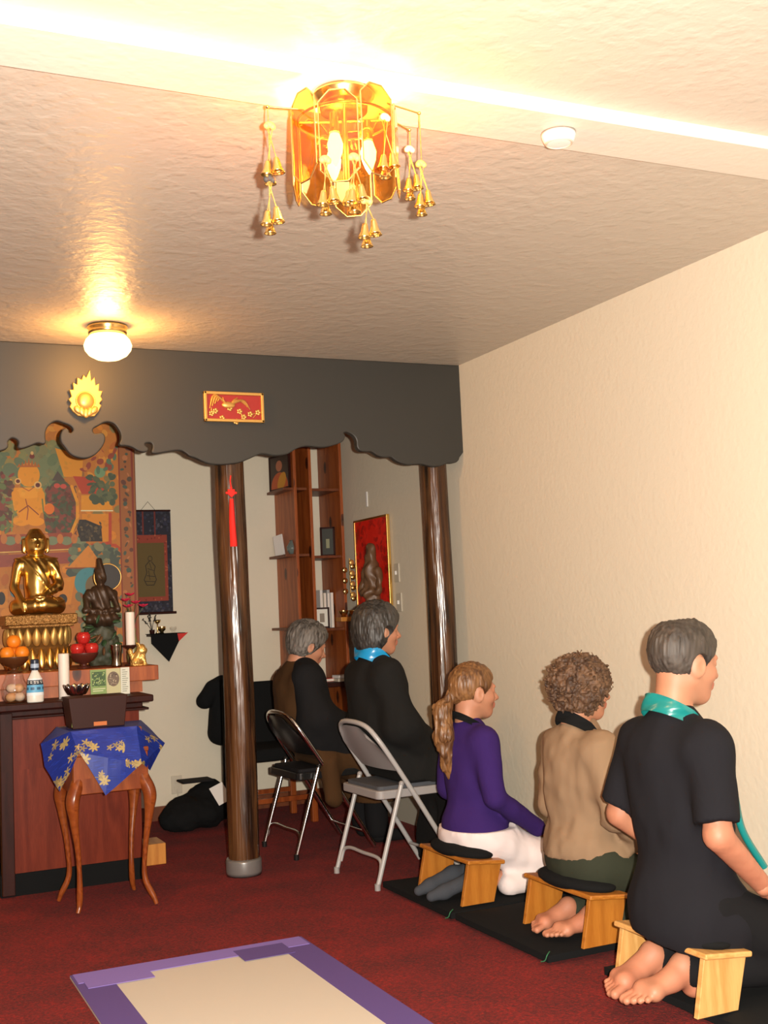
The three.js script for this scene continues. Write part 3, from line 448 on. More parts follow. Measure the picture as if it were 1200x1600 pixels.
// ---------------------------------------------------------------- things on the altar slab
const SLAB = .923;
{
  const c = atZ(23, 1080, -6.06), t = thing('glass_jar', 'round glass jar with beige contents on the altar slab', 'jar', [c.x, SLAB, -6.06]);
  part('jar', lathe([[.001, .004], [.04, .004], [.058, .03], [.062, .06], [.058, .09], [.044, .115], [.04, .14], [.043, .146], [.046, .146], [.043, .138], [.047, .116], [.061, .092], [.065, .06], [.061, .028], [.042, 0], [.001, 0]], 36), M.glass, t);
  const cm = std({ color: lin(.55, .30, .14), roughness: .7 }), cm2 = std({ color: lin(.6, .45, .33), roughness: .7 }); [[-.02, .03, .01], [.022, .03, .016], [0, .034, -.024], [-.014, .074, -.006], [.02, .072, .0]].forEach((s, i) => part('contents', sph(.026, ...s, 1, .85, 1, 14), i % 2 ? cm2 : cm, t));
}
{
  const c = atZ(55, 1080, -6.0), t = thing('dressing_bottle', 'white plastic bottle with black cap and blue label', 'bottle', [c.x, SLAB, -6.0]);
  const b = lathe([[.001, 0], [.036, 0], [.04, .006], [.041, .04], [.038, .09], [.032, .12], [.02, .145], [.015, .155], [.015, .165], [.001, .166]], 36); b.scale(1, 1, .62); part('body', b, std({ color: lin(.72, .69, .62), roughness: .3 }), t);
  part('cap', lathe([[.016, .158], [.02, .16], [.02, .205], [.018, .212], [.001, .213]], 28), std({ color: lin(.02, .03, .06), roughness: .35 }), t);
  part('cap_band', lathe([[.0205, .17], [.0207, .19]], 28), std({ color: lin(.35, .45, .6), roughness: .4 }), t);
  const lb = lathe([[.0415, .035], [.0413, .05], [.0392, .09], [.0345, .118]], 36); lb.scale(1, 1, .635);
  part('label', lb, std({ roughness: .5, map: canvasTex(256, 128, (g, w, h) => { g.fillStyle = '#dfe3e6'; g.fillRect(0, 0, w, h); g.fillStyle = '#5aa4cc'; g.fillRect(0, 46, w, 40); g.fillStyle = '#1c2430'; g.fillRect(0, 12, w, 34); g.fillStyle = '#e8e8e0'; for (let k = 0; k < 12; k++) { g.fillRect(k * 22 + 3, 20, 14, 5); g.fillRect(k * 22 + 6, 31, 11, 5); } g.fillStyle = '#2c5878'; for (let k = 0; k < 8; k++) g.fillRect(k * 32 + 5, 58, 20, 14); }) }), t);
}
{
  const c = atZ(107, 1065, -6.05), t = thing('short_candle', 'cream pillar candle standing behind the silver lotus bowl', 'candle', [c.x - .01, SLAB, -6.12]);
  part('candle', lathe([[.001, 0], [.027, 0], [.027, .225], [.024, .23], [.013, .226], [.001, .225]], 28), M.wax, t); part('wick', rod([0, .224, 0], [0, .236, 0], .0012, 5), M.black, t);
}
{
  const c = atZ(120, 1080, -6.0), t = thing('lotus_bowl', 'polished silver lotus bowl on the altar slab', 'bowl', [c.x, SLAB, -6.0]);
  part('bowl', lathe([[.001, 0], [.025, 0], [.02, .012], [.04, .028], [.054, .05], [.05, .052], [.036, .034], [.001, .024]], 36), M.silver, t);
  const pg = new THREE.SphereGeometry(1, 10, 8); for (let i = 0; i < 12; i++) { const a = i / 12 * 6.283, p = part('petal', pg, M.silver, t); p.scale.set(.017, .03, .005); p.position.set(.055 * Math.sin(a), .05, .055 * Math.cos(a)); p.rotation.set(.45, a, 0, 'YXZ'); }
}
{
  const card = (px0, px1, py0, label, name, draw, z, lean) => { const a = atZ(px0, py0, z), b = atZ(px1, 1089, z), w = b.x - a.x, h = a.y - SLAB, t = thing(name, label, 'card', [(a.x + b.x) / 2, SLAB, z]); t.rotation.x = lean; part('board', box(w, h, .006, 0, h / 2, 0), M.white, t); const f = new THREE.PlaneGeometry(w, h); f.translate(0, h / 2, .0036); part('print', f, std({ map: canvasTex(160, 240, draw), roughness: .6 }), t); };
  card(141, 168, 1047, 'small green picture card leaning on the altar step', 'picture_card', (g, w, h) => { g.fillStyle = '#7f9a5a'; g.fillRect(0, 0, w, h); g.fillStyle = '#3f5c34'; g.fillRect(14, 20, w - 28, h * .55); for (let i = 0; i < 60; i++) { g.fillStyle = ['#6a8a4a', '#2c4426', '#a8b878'][i % 3]; g.beginPath(); g.ellipse(20 + rnd() * (w - 40), 30 + rnd() * h * .5, 8, 5, rnd() * 3, 0, 7); g.fill(); } g.fillStyle = '#c8d0a8'; g.fillRect(20, h * .72, w - 40, 8); g.fillRect(20, h * .8, w - 60, 8); }, -6.17, -.06);
  card(166, 189, 1045, 'pale card printed with a round brown picture', 'round_picture_card', (g, w, h) => { g.fillStyle = '#b8b58c'; g.fillRect(0, 0, w, h); g.fillStyle = '#6a5a4c'; g.beginPath(); g.arc(w / 2, h * .4, w * .42, 0, 7); g.fill(); for (let i = 0; i < 50; i++) { g.fillStyle = ['#94836c', '#40352c', '#b0a088'][i % 3]; g.beginPath(); g.arc(w / 2 + (rnd() - .5) * w * .6, h * .4 + (rnd() - .5) * w * .6, 6, 0, 7); g.fill(); } }, -6.165, -.06);
  card(188, 203, 1043, 'narrow white carton with rows of small print', 'white_carton', (g, w, h) => { g.fillStyle = '#cfd2c4'; g.fillRect(0, 0, w, h); g.fillStyle = '#7c8478'; for (let i = 0; i < 11; i++) g.fillRect(26, 20 + i * 19, 60 + (i * 37 % 50), 6); }, -6.16, 0);
}
// ---------------------------------------------------------------- side table with blue brocade and lacquer tray
{
  const F4 = [[.946, -5.456], [1.293, -5.416], [.911, -5.757], [1.27, -5.771]], cx = 1.105, cz = -5.6, t = thing('side_table', 'small cherry side table with slender curved legs', 'table', [cx, 0, cz]);
  part('tabletop', box(.35, .022, .335, 0, .71, 0, .006), M.cherry, t);
  part('apron', [box(.34, .17, .02, 0, .615, .157, .004), box(.34, .17, .02, 0, .615, -.157, .004), box(.02, .17, .32, .162, .615, 0, .004), box(.02, .17, .32, -.162, .615, 0, .004)], M.cherry, t);
  part('riser', box(.3, .09, .28, 0, .766, 0), M.cherry, t);
  for (const [fx, fz] of F4) { const x = fx - cx, z = fz - cz, sx = Math.sign(x), sz = Math.sign(z), ix = .14 * sx, iz = .135 * sz; part('leg', limb([[ix, .6, iz], [ix + .016 * sx, .56, iz + .014 * sz], [ix + .034 * sx, .51, iz + .028 * sz], [ix + .03 * sx, .42, iz + .024 * sz], [ix + .012 * sx, .26, iz + .01 * sz], [ix + .008 * sx, .12, iz + .006 * sz], [x - .008 * sx, .035, z - .008 * sz], [x, .008, z]], [.03, .032, .03, .021, .016, .013, .0115, .011, .013, .014, .009], 48, 14), M.cherry, t); }
}
{
  const tx = canvasTex(512, 512, (g, w, h) => { g.fillStyle = '#0e2a86'; g.fillRect(0, 0, w, h); for (let i = 0; i < 400; i++) { g.fillStyle = i % 2 ? '#0a2070' : '#1a3fb0'; g.fillRect(rnd() * w, rnd() * h, 30, 2); } const fl = (x, y, r, n, c) => { g.fillStyle = c; for (let k = 0; k < n; k++) { const a = k / n * 6.28; g.beginPath(); g.ellipse(x + r * .6 * Math.cos(a), y + r * .6 * Math.sin(a), r * .55, r * .22, a, 0, 7); g.fill(); } }; for (let i = 0; i < 14; i++) { const x = rnd() * w, y = rnd() * h; for (let k = 0; k < 4; k++) fl(x + (rnd() - .5) * 70, y + (rnd() - .5) * 50, 13 + rnd() * 9, 5, ['#a08a58', '#b89c62', '#8a7850'][k % 3]); g.strokeStyle = '#8a7a50'; g.lineWidth = 3; g.beginPath(); g.moveTo(x - 40, y + 10); g.quadraticCurveTo(x, y - 20, x + 45, y + 14); g.stroke(); fl(x + 50, y + 20, 26, 7, '#a8945e'); } });
  tx.wrapS = tx.wrapT = THREE.RepeatWrapping; tx.repeat.set(2.2, 2.2);
  const m = std({ map: tx, roughness: .45, side: THREE.DoubleSide });
  const Q = { a: [88, 1129, -5.74], b: [220, 1122, -5.74], c: [110, 1136, -5.44], d: [214, 1133, -5.44], L: [64, 1162, -5.6], R: [257, 1161, -5.58], e: [124, 1176, -5.385], g: [222, 1193, -5.385], tl: [94, 1237, -5.47], tf: [166, 1243, -5.375], tr: [235, 1204, -5.47], l2: [70, 1198, -5.56], ab: [95, 1175, -5.80], bb: [232, 1165, -5.8] };
  const W = {}; for (const k in Q) W[k] = atZ(...Q[k]); for (const k of ['a', 'b', 'c', 'd']) W[k].y = .817; W.m = W.c.clone().add(W.d).multiplyScalar(.5); W.n = W.e.clone().lerp(W.g, .45); W.n.z += .012;
  const T = [['a', 'c', 'b'], ['b', 'c', 'd'], ['c', 'e', 'n'], ['c', 'n', 'd'], ['d', 'n', 'g'], ['e', 'tf', 'n'], ['n', 'tf', 'g'], ['a', 'L', 'c'], ['c', 'L', 'e'], ['L', 'l2', 'e'], ['l2', 'tl', 'e'], ['b', 'd', 'R'], ['d', 'g', 'R'], ['g', 'tr', 'R'], ['a', 'b', 'ab'], ['b', 'bb', 'ab'], ['a', 'ab', 'L'], ['b', 'R', 'bb']];
  const pos = [], uv = []; const put = (p) => { pos.push(p.x, p.y, p.z); uv.push(p.x + .3 * p.z, p.y * .9 - p.z * .75); };
  const sub = (A, B, C, n) => { if (!n) { put(A); put(B); put(C); return; } const ab = A.clone().lerp(B, .5), bc = B.clone().lerp(C, .5), ca = C.clone().lerp(A, .5); sub(A, ab, ca, n - 1); sub(ab, B, bc, n - 1); sub(ca, bc, C, n - 1); sub(ab, bc, ca, n - 1); };
  for (const [p, q, r] of T) sub(W[p], W[q], W[r], 3);
  for (let i = 0; i < pos.length; i += 3) { const d = .006 * (vnoise(pos[i] * 14, pos[i + 1] * 14, pos[i + 2] * 14) - .5); if (pos[i + 1] < .81) { pos[i] += d; pos[i + 2] += d * 1.5; } }
  const g = new THREE.BufferGeometry(); g.setAttribute('position', new THREE.Float32BufferAttribute(pos, 3)); g.setAttribute('uv', new THREE.Float32BufferAttribute(uv, 2)); g.computeVertexNormals();
  single('brocade_cloth', g, m, 'blue silk brocade cloth with gold flowers draped over side table', 'cloth');
}
{
  const c = atZ(150, 1128, -5.58), t = thing('lacquer_tray', 'dark brown flared lacquer box on the blue cloth', 'tray', [c.x, .822, -5.6]);
  const s = new THREE.Shape(); s.moveTo(-.115, 0); s.lineTo(.115, 0); s.lineTo(.132, .135); s.lineTo(-.132, .135); s.closePath();
  part('body', new THREE.ExtrudeGeometry(s, { depth: .17, bevelEnabled: true, bevelSize: .004, bevelThickness: .004 }).translate(0, 0, -.085), matt({ color: lin(.034, .011, .008), roughness: .5 }), t);
  part('label_strip', box(.06, .018, .003, .006, .014, .091), std({ color: lin(.5, .13, .02), roughness: .6 }), t, 'small orange label');
  part('leaf_strip', box(.008, .05, .004, -.118, .03, .08), std({ color: lin(.25, .3, .06), roughness: .6 }), t);
}
// ---------------------------------------------------------------- back wall: scroll, small shelf, socket, bags
{
  const a = atZ(213, 798, -7.645), b = atZ(266, 800, -7.645), yb = atZ(268, 957, -7.645).y, x0 = b.x - .30, w = b.x - x0, h = a.y - yb, t = thing('hanging_scroll', 'dark blue brocade hanging scroll with ink figure on olive ground', 'scroll', [(x0 + b.x) / 2, (a.y + yb) / 2, -7.648]);
  const tx = canvasTex(256, 512, (g, W, Hh) => {
    g.fillStyle = '#22222e'; g.fillRect(0, 0, W, Hh); for (let i = 0; i < 500; i++) { g.fillStyle = ['#34343f', '#1a1a24', '#4a4650', '#2a2c40'][i % 4]; g.beginPath(); g.arc(rnd() * W, rnd() * Hh, 3 + rnd() * 6, 0, 7); g.fill(); }
    g.fillStyle = '#6a2a24'; g.fillRect(92, 0, 9, 120); g.fillRect(160, 0, 9, 120); g.fillStyle = '#8a3a2a'; g.fillRect(28, 122, 204, 330); for (let i = 0; i < 120; i++) { g.fillStyle = ['#a85a3c', '#6f2a20'][i % 2]; g.beginPath(); g.arc(28 + rnd() * 204, 122 + rnd() * 330, 4, 0, 7); g.fill(); }
    g.fillStyle = '#5c4c26'; g.fillRect(46, 162, 168, 268); g.strokeStyle = '#2a2218'; g.lineWidth = 4; g.lineCap = 'round';
    const c = [[130, 250], [105, 275], [112, 310], [95, 345], [110, 372], [150, 372], [165, 345], [152, 310], [160, 280], [140, 256]]; g.beginPath(); c.forEach((p, i) => i ? g.lineTo(...p) : g.moveTo(...p)); g.stroke(); g.lineWidth = 3; for (const q of [[118, 290, 150, 300], [112, 325, 156, 330], [128, 262, 138, 290], [100, 352, 160, 356], [122, 300, 128, 345]]) { g.beginPath(); g.moveTo(q[0], q[1]); g.lineTo(q[2], q[3]); g.stroke(); } g.beginPath(); g.arc(132, 240, 12, 0, 7); g.stroke();
  });
  const f = new THREE.PlaneGeometry(w, h); f.translate(0, 0, .0035); part('painting', f, std({ map: tx, roughness: .8 }), t); part('backing', box(w, h, .004), std({ color: lin(.02, .02, .03), roughness: .8 }), t);
  part('top_rod', rod([-w / 2, h / 2, .004], [w / 2, h / 2, .004], .006), M.darkWood, t); part('bottom_rod', rod([-w / 2 - .02, -h / 2, .006], [w / 2 + .02, -h / 2, .006], .009), M.darkWood, t);
  part('cord', [rod([-.05, h / 2, .003], [0, h / 2 + .06, .001], .0012, 5), rod([.05, h / 2, .003], [0, h / 2 + .06, .001], .0012, 5)], M.black, t);
}
{
  const a = atZ(236, 991, -7.5), b = atZ(294, 992, -7.5), tip = atZ(262, 1034, -7.5), t = thing('cloth_covered_shelf', 'small wall shelf under a black and red triangular cloth', 'shelf', [(a.x + b.x) / 2, a.y, -7.56]), w = b.x - a.x, d = a.y - tip.y;
  part('board', box(w - .03, .014, .15, -.01, -.01, -.015), M.darkWood, t);
  part('bracket', box(.02, .09, .1, 0, -.06, -.04), M.darkWood, t);
  const tri = (pts, m, nm, z) => { const s = new THREE.Shape(); pts.forEach((p, i) => i ? s.lineTo(...p) : s.moveTo(...p)); s.closePath(); part(nm, new THREE.ExtrudeGeometry(s, { depth: .003, bevelEnabled: false }).translate(0, 0, z), m, t); };
  tri([[-w / 2, 0], [-w / 2 + .0, -.06], [-.01, -d], [w * .24, -.055], [w * .2, 0]], M.blackCloth, 'black_cloth', .062);
  tri([[w * .2, .0], [w * .24, -.055], [w / 2, 0]], M.red, 'red_corner', .06);
  part('cloth_top', box(w - .02, .004, .16, -.01, -.001, -.015), M.blackCloth, t);
  const cup = (px, r, h, m, nm, lab) => { const c = atZ(px, 990, -7.55), o = thing(nm, lab, 'cup', [c.x, a.y + .0015, -7.55]); part('bowl', lathe([[.001, 0], [r * .6, 0], [r * .4, h * .2], [r, h * .55], [r, h], [r * .92, h], [r * .9, h * .6], [.001, h * .3]], 24), m, o); return o; };
  cup(253, .025, .045, M.brass, 'brass_cup', 'small brass offering cup on the black cloth shelf'); cup(271, .022, .04, M.glass, 'glass_cup', 'small clear glass cup beside the brass cup');
  const c = atZ(247, 990, -7.6), o = thing('brass_goblet', 'tiny brass goblet on a stem behind brass cup', 'goblet', [c.x, a.y + .0015, -7.61]); part('body', lathe([[.001, 0], [.016, 0], [.004, .01], [.004, .06], [.02, .075], [.022, .09], [.001, .08]], 20), M.brass, o);
}
{
  const sh0 = atZ(265, 991, -7.5), t = thing('dry_branch', 'thin dark twig in a small pot on the cloth shelf', 'branch', [sh0.x - .09, sh0.y + .0025, -7.6]), m = std({ color: lin(.03, .03, .025), roughness: .8 });
  part('pot', lathe([[.001, 0], [.014, 0], [.018, .03], [.015, .031], [.001, .025]], 20), M.darkWood, t); const lf = new THREE.SphereGeometry(1, 8, 6);
  for (const [x, y, z] of [[-.03, .12, .02], [-.06, .1, .0], [-.02, .15, .01], [.02, .12, .02]]) { const s = part('twig', tube([[0, .02, 0], [x * .4, y * .6, 0], [x, y, z]], .002, 14, 5), m, t); for (let i = 0; i < 4; i++) { const l = part('leaf', lf, m, s); l.scale.set(.011, .003, .006); l.position.set(x * (.6 + .13 * i), y * (.74 + .09 * i), z + .006 * (i % 2)); l.rotation.set(.5, i * 1.7, .4 * i); } }
}
function plate(px, py, name, label, cat, right) {
  const p = right ? atX(px, py, WX - .004) : atZ(px, py, BZ + .004), t = thing(name, label, cat, p.toArray(), right ? -Math.PI / 2 : 0);
  part('plate', box(.072, .116, .008, 0, 0, 0, .003), M.ivory, t); return t;
}
{
  let t = plate(276, 1226, 'wall_socket', 'ivory wall socket with a cord above the baseboard', 'socket'); for (const y of [-.024, .024]) part('outlet', box(.034, .028, .004, 0, y, .005, .004), M.ivory, t);
  part('cord', tube([[0, -.024, .012], [.005, -.1, .02], [.01, -.2, .03]], .004, 14, 6), M.ivory, t);
  t = plate(620, 895, 'light_switch', 'upper of two ivory switch plates beside red picture', 'switch', 1); part('toggle', box(.01, .024, .014, 0, 0, .008, .002), M.white, t);
  t = plate(624, 941, 'light_switch', 'lower of two ivory switch plates beside red picture', 'switch', 1); part('toggle', box(.01, .024, .014, 0, 0, .008, .002), M.white, t);
  const q = atX(573, 780, WX - .006); t = thing('wall_thermometer', 'thin white strip thermometer above the red picture', 'thermometer', q.toArray(), -Math.PI / 2); part('strip', box(.022, .1, .008, 0, 0, 0, .002), M.white, t);
}
// bags and dark cloth heaped on the carpet by the wall
{
  const c = atY(318, 1300, 0), t = thing('black_bag', 'slumped black cloth bag with papers on the carpet', 'bag', [c.x + .0, 0, c.z - .16]);
  const f = join([[ell([0, .1, 0], [.2, .11, .17]), .05], [ell([.1, .16, -.05], [.13, .12, .1]), .06], [ell([-.12, .08, .05], [.12, .08, .1]), .05]]);
  part('cloth', meshField((x, y, z) => Math.max(f(x, y, z) - .03 * (vnoise(x * 14, y * 14, z * 14) - .5) - .012 * (vnoise(x * 40, y * 40, z * 40) - .5), -y + .002), [-.3, 0, -.24], [.3, .34, .24], .011), M.blackCloth, t);
  const pp = part('paper', box(.09, .003, .13, 0, 0, 0), M.white, t); pp.position.set(.13, .21, .11); pp.rotation.set(.9, .3, .25);
  part('flat_folder', box(.2, .012, .15, .02, .285, -.06, .003), M.black, t);
}
// ---------------------------------------------------------------- shelves in the far corner
{
  const D = .39, z0 = BZ + .004, t = thing('corner_bookshelf', 'open knotty pine bookshelf standing in the far corner', 'bookshelf', [2.9, 0, BZ]);
  const X = { a: 2.745, b: 2.855, c: 3.078 }, up = (x, y0, y1) => part('upright', box(.02, y1 - y0, D, x - 2.9, (y0 + y1) / 2, z0 - BZ + D / 2 + .002, .002), M.pine, t);
  up(X.a, .82, 2.56); up(X.b, .82, 2.56); up(X.c, .4, 2.56);
  const yS = [768, 872, 985].map(py => atZ(478, py, -7.4).y), left = [768, 870, 983].map(py => atZ(444, py, -7.45).y);
  for (const y of yS) part('shelf', box(X.c - X.b - .02, .018, D - .03, (X.c + X.b) / 2 - 2.9, y, D / 2, .002), M.pineDark, t);
  for (const y of left) part('shelf', box(.17, .018, D - .06, X.b - 2.9 - .105, y, D / 2 + .02, .002), M.pineDark, t);
  part('counter', box(.42, .03, .46, .05, .822, .24, .004), M.darkWood, t);
  // things on the shelves
  const fr = (x, y, z, w, h, name, label, draw, turn = 0) => { const o = thing(name, label, 'picture', [x, y, z], turn); part('frame', [box(w, .012, .014, 0, h - .006, 0), box(w, .012, .014, 0, .006, 0), box(.012, h, .014, -w / 2 + .006, h / 2, 0), box(.012, h, .014, w / 2 - .006, h / 2, 0)], M.darkWood, o); const p = new THREE.PlaneGeometry(w - .02, h - .02); p.translate(0, h / 2, .004); part('print', p, std({ map: canvasTex(128, 160, draw), roughness: .5 }), o); part('back', box(w - .012, h - .012, .006, 0, h / 2, -.003), M.darkWood, o); return o; };
  const portrait = (g, w, h) => { g.fillStyle = '#3a2a22'; g.fillRect(0, 0, w, h); g.fillStyle = '#b8501c'; g.beginPath(); g.ellipse(w * .5, h * .95, w * .45, h * .45, 0, 0, 7); g.fill(); g.fillStyle = '#c98a1c'; g.beginPath(); g.ellipse(w * .62, h * .8, w * .2, h * .3, .4, 0, 7); g.fill(); g.fillStyle = '#b06a4a'; g.beginPath(); g.ellipse(w * .5, h * .3, w * .17, h * .17, 0, 0, 7); g.fill(); };
  fr(2.703, left[0] + .0095, -7.44, .3, .24, 'framed_portrait', 'framed portrait of a person in orange robe on top shelf', portrait, -Math.PI / 2 + .12);
  const small = (g, w, h) => { g.fillStyle = '#d8d4c8'; g.fillRect(0, 0, w, h); g.fillStyle = '#7a6a58'; g.fillRect(w * .3, h * .25, w * .4, h * .5); };
  fr(2.94, yS[2] + .0095, -7.36, .1, .14, 'small_framed_photo', 'small dark framed photo on the lowest shelf', small, -.5);
  fr(3.02, yS[1] + .0095, -7.4, .1, .2, 'dark_framed_picture', 'narrow dark framed picture leaning on middle shelf', (g, w, h) => { g.fillStyle = '#2c2e26'; g.fillRect(0, 0, w, h); g.fillStyle = '#8a8a68'; g.fillRect(w * .35, h * .4, w * .3, h * .35); }, -.6);
  let o = thing('glazed_vase', 'small grey green glazed vase on left shelf', 'vase', [2.735, left[1] + .0095, -7.34]); part('body', lathe([[.001, 0], [.02, 0], [.034, .03], [.036, .05], [.022, .075], [.014, .085], [.018, .095], [.001, .09]], 24), std({ color: lin(.12, .15, .14), roughness: .15 }), o);
  o = thing('paper_stack', 'white booklet leaning upright beside the glazed vase', 'booklet', [2.70, left[1] + .0095, -7.48]); o.rotation.set(0, -1.2, .16); part('cover', box(.09, .14, .01, 0, .071, 0), M.white, o);
  for (let i = 0; i < 4; i++) { o = thing('white_book', ['thin white book at the wall end of shelf', 'pale grey book standing second on the shelf', 'cream book standing between the pale books', 'tall white book beside the small framed photo'][i], 'book', [3.05 - i * .026, yS[2] + .0095, -7.52]); part('cover', box(.02, .24 + .02 * (i % 2), .16, 0, .12 + .01 * (i % 2), 0, .002), [M.white, M.greyPaint, M.ivory, M.white][i], o); part('pages', box(.014, .23, .004, 0, .12, .081), M.wax, o); }
  o = thing('red_book', 'red book lying flat on the dark counter', 'book', [2.88, .8375, -7.36], .2); part('cover', box(.2, .022, .15, 0, .011, 0, .003), M.red, o); part('pages', box(.19, .016, .003, 0, .011, .0765), M.wax, o);
  for (let i = 0; i < 2; i++) { o = thing('notebook', ['lower of two pale notebooks stacked on the counter', 'upper of two pale notebooks stacked on the counter'][i], 'notebook', [3.04, .8375 + i * .022, -7.27], .1 * i); part('cover', box(.12, .02, .1, 0, .01, 0, .002), i ? M.white : M.ivory, o); }
  o = thing('cup_bracket', 'small wooden bracket ledge on the bookshelf upright', 'ledge', [3.078, 1.235, -7.205]); part('ledge', box(.17, .03, .1, 0, .015, 0, .004), M.honey, o);
  for (let i = 0; i < 2; i++) { o = thing('brass_bowl', ['shiny brass bowl on the bracket ledge, by the upright', 'shiny brass bowl on the bracket ledge, next to wall'][i], 'bowl', [3.03 + i * .075, 1.2655, -7.2]); part('bowl', lathe([[.001, 0], [.018, 0], [.014, .01], [.03, .024], [.034, .042], [.03, .042], [.026, .026], [.001, .016]], 24), M.brass, o); }
  // gilt hanging ornament of discs
  const q = atX(545, 905, 3.1); o = thing('gilt_hanging', 'gilded hanging ornament of discs and flowers beside bookshelf', 'ornament', [3.1, q.y, -7.225]); part('cord', rod([0, .14, 0], [0, -.13, 0], .003, 6), M.gilt, o);
  for (let i = 0; i < 11; i++) { const d = part('disc', sph(.02, 0, 0, 0, 1, 1, .5, 12), i % 3 ? M.brass : M.gilt, o); d.position.set(.034 * Math.sin(i * 2.1), .11 - i * .024, .034 * Math.cos(i * 2.1)); }
}
// ---------------------------------------------------------------- red picture and carved figure on the right wall
{
  const y0 = 1.27, y1 = 1.9, za = -7.2, zb = -6.69, h = y1 - y0, w = zb - za, t = thing('red_picture', 'red and black picture in a thin gilt frame on the right wall', 'picture', [WX - .012, (y0 + y1) / 2, (za + zb) / 2], -Math.PI / 2);
  const tx = canvasTex(256, 320, (g, W, Hh) => { g.fillStyle = '#e2200f'; g.fillRect(0, 0, W, Hh); for (let i = 0; i < 260; i++) { g.fillStyle = ['#a01410', '#f03020', '#6a0e0a', '#e8281a'][i % 4]; g.globalAlpha = .4; g.beginPath(); g.ellipse(rnd() * W, rnd() * Hh, 4 + rnd() * 16, 3 + rnd() * 10, rnd() * 3, 0, 7); g.fill(); } g.globalAlpha = 1; });
  const f = new THREE.PlaneGeometry(w, h); f.translate(0, 0, .009); part('print', f, std({ map: tx, roughness: .5 }), t); part('back', box(w, h, .014), M.darkWood, t);
  part('frame', [box(w + .02, .014, .022, 0, h / 2, .004, .003), box(w + .02, .014, .022, 0, -h / 2, .004, .003), box(.014, h, .022, w / 2 + .004, 0, .004, .003), box(.014, h, .022, -w / 2 - .004, 0, .004, .003)], M.gold, t);
  const q = atZ(578, 905, -6.98), s = thing('carved_figure', 'carved brown wooden standing figure before the red picture', 'statue', [3.07, 1.16, -6.8]);
  const F2 = join([[cone([0, .04, 0], [0, .3, 0], .085, .075), .04], [cone([0, .3, 0], [0, .48, 0], .07, .085), .04], [cone([-.08, .47, 0], [.08, .47, 0], .035, .035), .03], [cone([-.1, .45, 0], [-.12, .32, .04], .034, .028), .02], [cone([.1, .45, 0], [.12, .32, .04], .034, .028), .02], [cone([-.12, .32, .04], [0, .3, .1], .026, .022), .02], [cone([.12, .32, .04], [0, .3, .1], .026, .022), .02], [ell([0, .585, .01], [.05, .065, .055]), .02], [ell([-.03, .655, 0], [.035, .04, .035]), .02], [ell([.03, .655, 0], [.035, .04, .035]), .02], [cone([0, .585, .06], [0, .57, .07], .007, .009), .01]]);
  part('figure', meshField((x, y, z) => F2(x, y, z) - .008 * Math.sin(x * 60 + Math.sin(y * 30) * 2), [-.17, .03, -.12], [.17, .72, .15], .009), std({ color: lin(.13, .065, .03), roughness: .45 }), s); s.rotation.y = -1.2; s.scale.set(.64, .82, .64);
  part('base', cyl(.09, .1, .05, 0, .025, 0, 28), M.darkWood, s); part('wall_bracket', box(.18, .02, .2, 0, -.012, 0), M.darkWood, s);
}
// dark upholstered chair with wooden legs by the back wall
{
  const t = thing('wooden_chair', 'black upholstered wooden chair standing behind the brown robed person', 'chair', [2.47, 0, -7.14]);
  part('seat', box(.5, .08, .46, 0, .44, 0, .02), M.blackCloth, t); const b = part('backrest', box(.5, .42, .06, 0, .66, -.22, .02), M.blackCloth, t);
  for (const [x, z] of [[-.2, .19], [.2, .19], [-.2, -.19], [.2, -.19]]) part('leg', box(.04, .42, .04, x, .21, z, .006), M.cherry, t);
  for (const z of [.19, -.19]) part('stretcher', box(.36, .03, .02, 0, .16, z), M.cherry, t);
  const c = atZ(340, 1110, -7.2), j = thing('dark_jacket', 'black jacket sleeve hanging behind the log pillar', 'jacket', [c.x + .13, .0, -7.525]);
  const f = join([[cone([0, .84, 0], [0, .55, 0], .07, .1), .05], [cone([-.07, .84, .02], [-.13, .76, .04], .05, .055), .04]]); part('cloth', meshField((x, y, z) => f(x, y, z) - .02 * (vnoise(x * 12, y * 12, z * 12) - .5), [-.26, .45, -.2], [.2, 1.1, .2], .012), M.blackCloth, j); part('stand', [rod([0, .0, 0], [0, .9, 0], .012), cyl(.11, .12, .02, 0, .01, 0)], M.blackGloss, j);
}
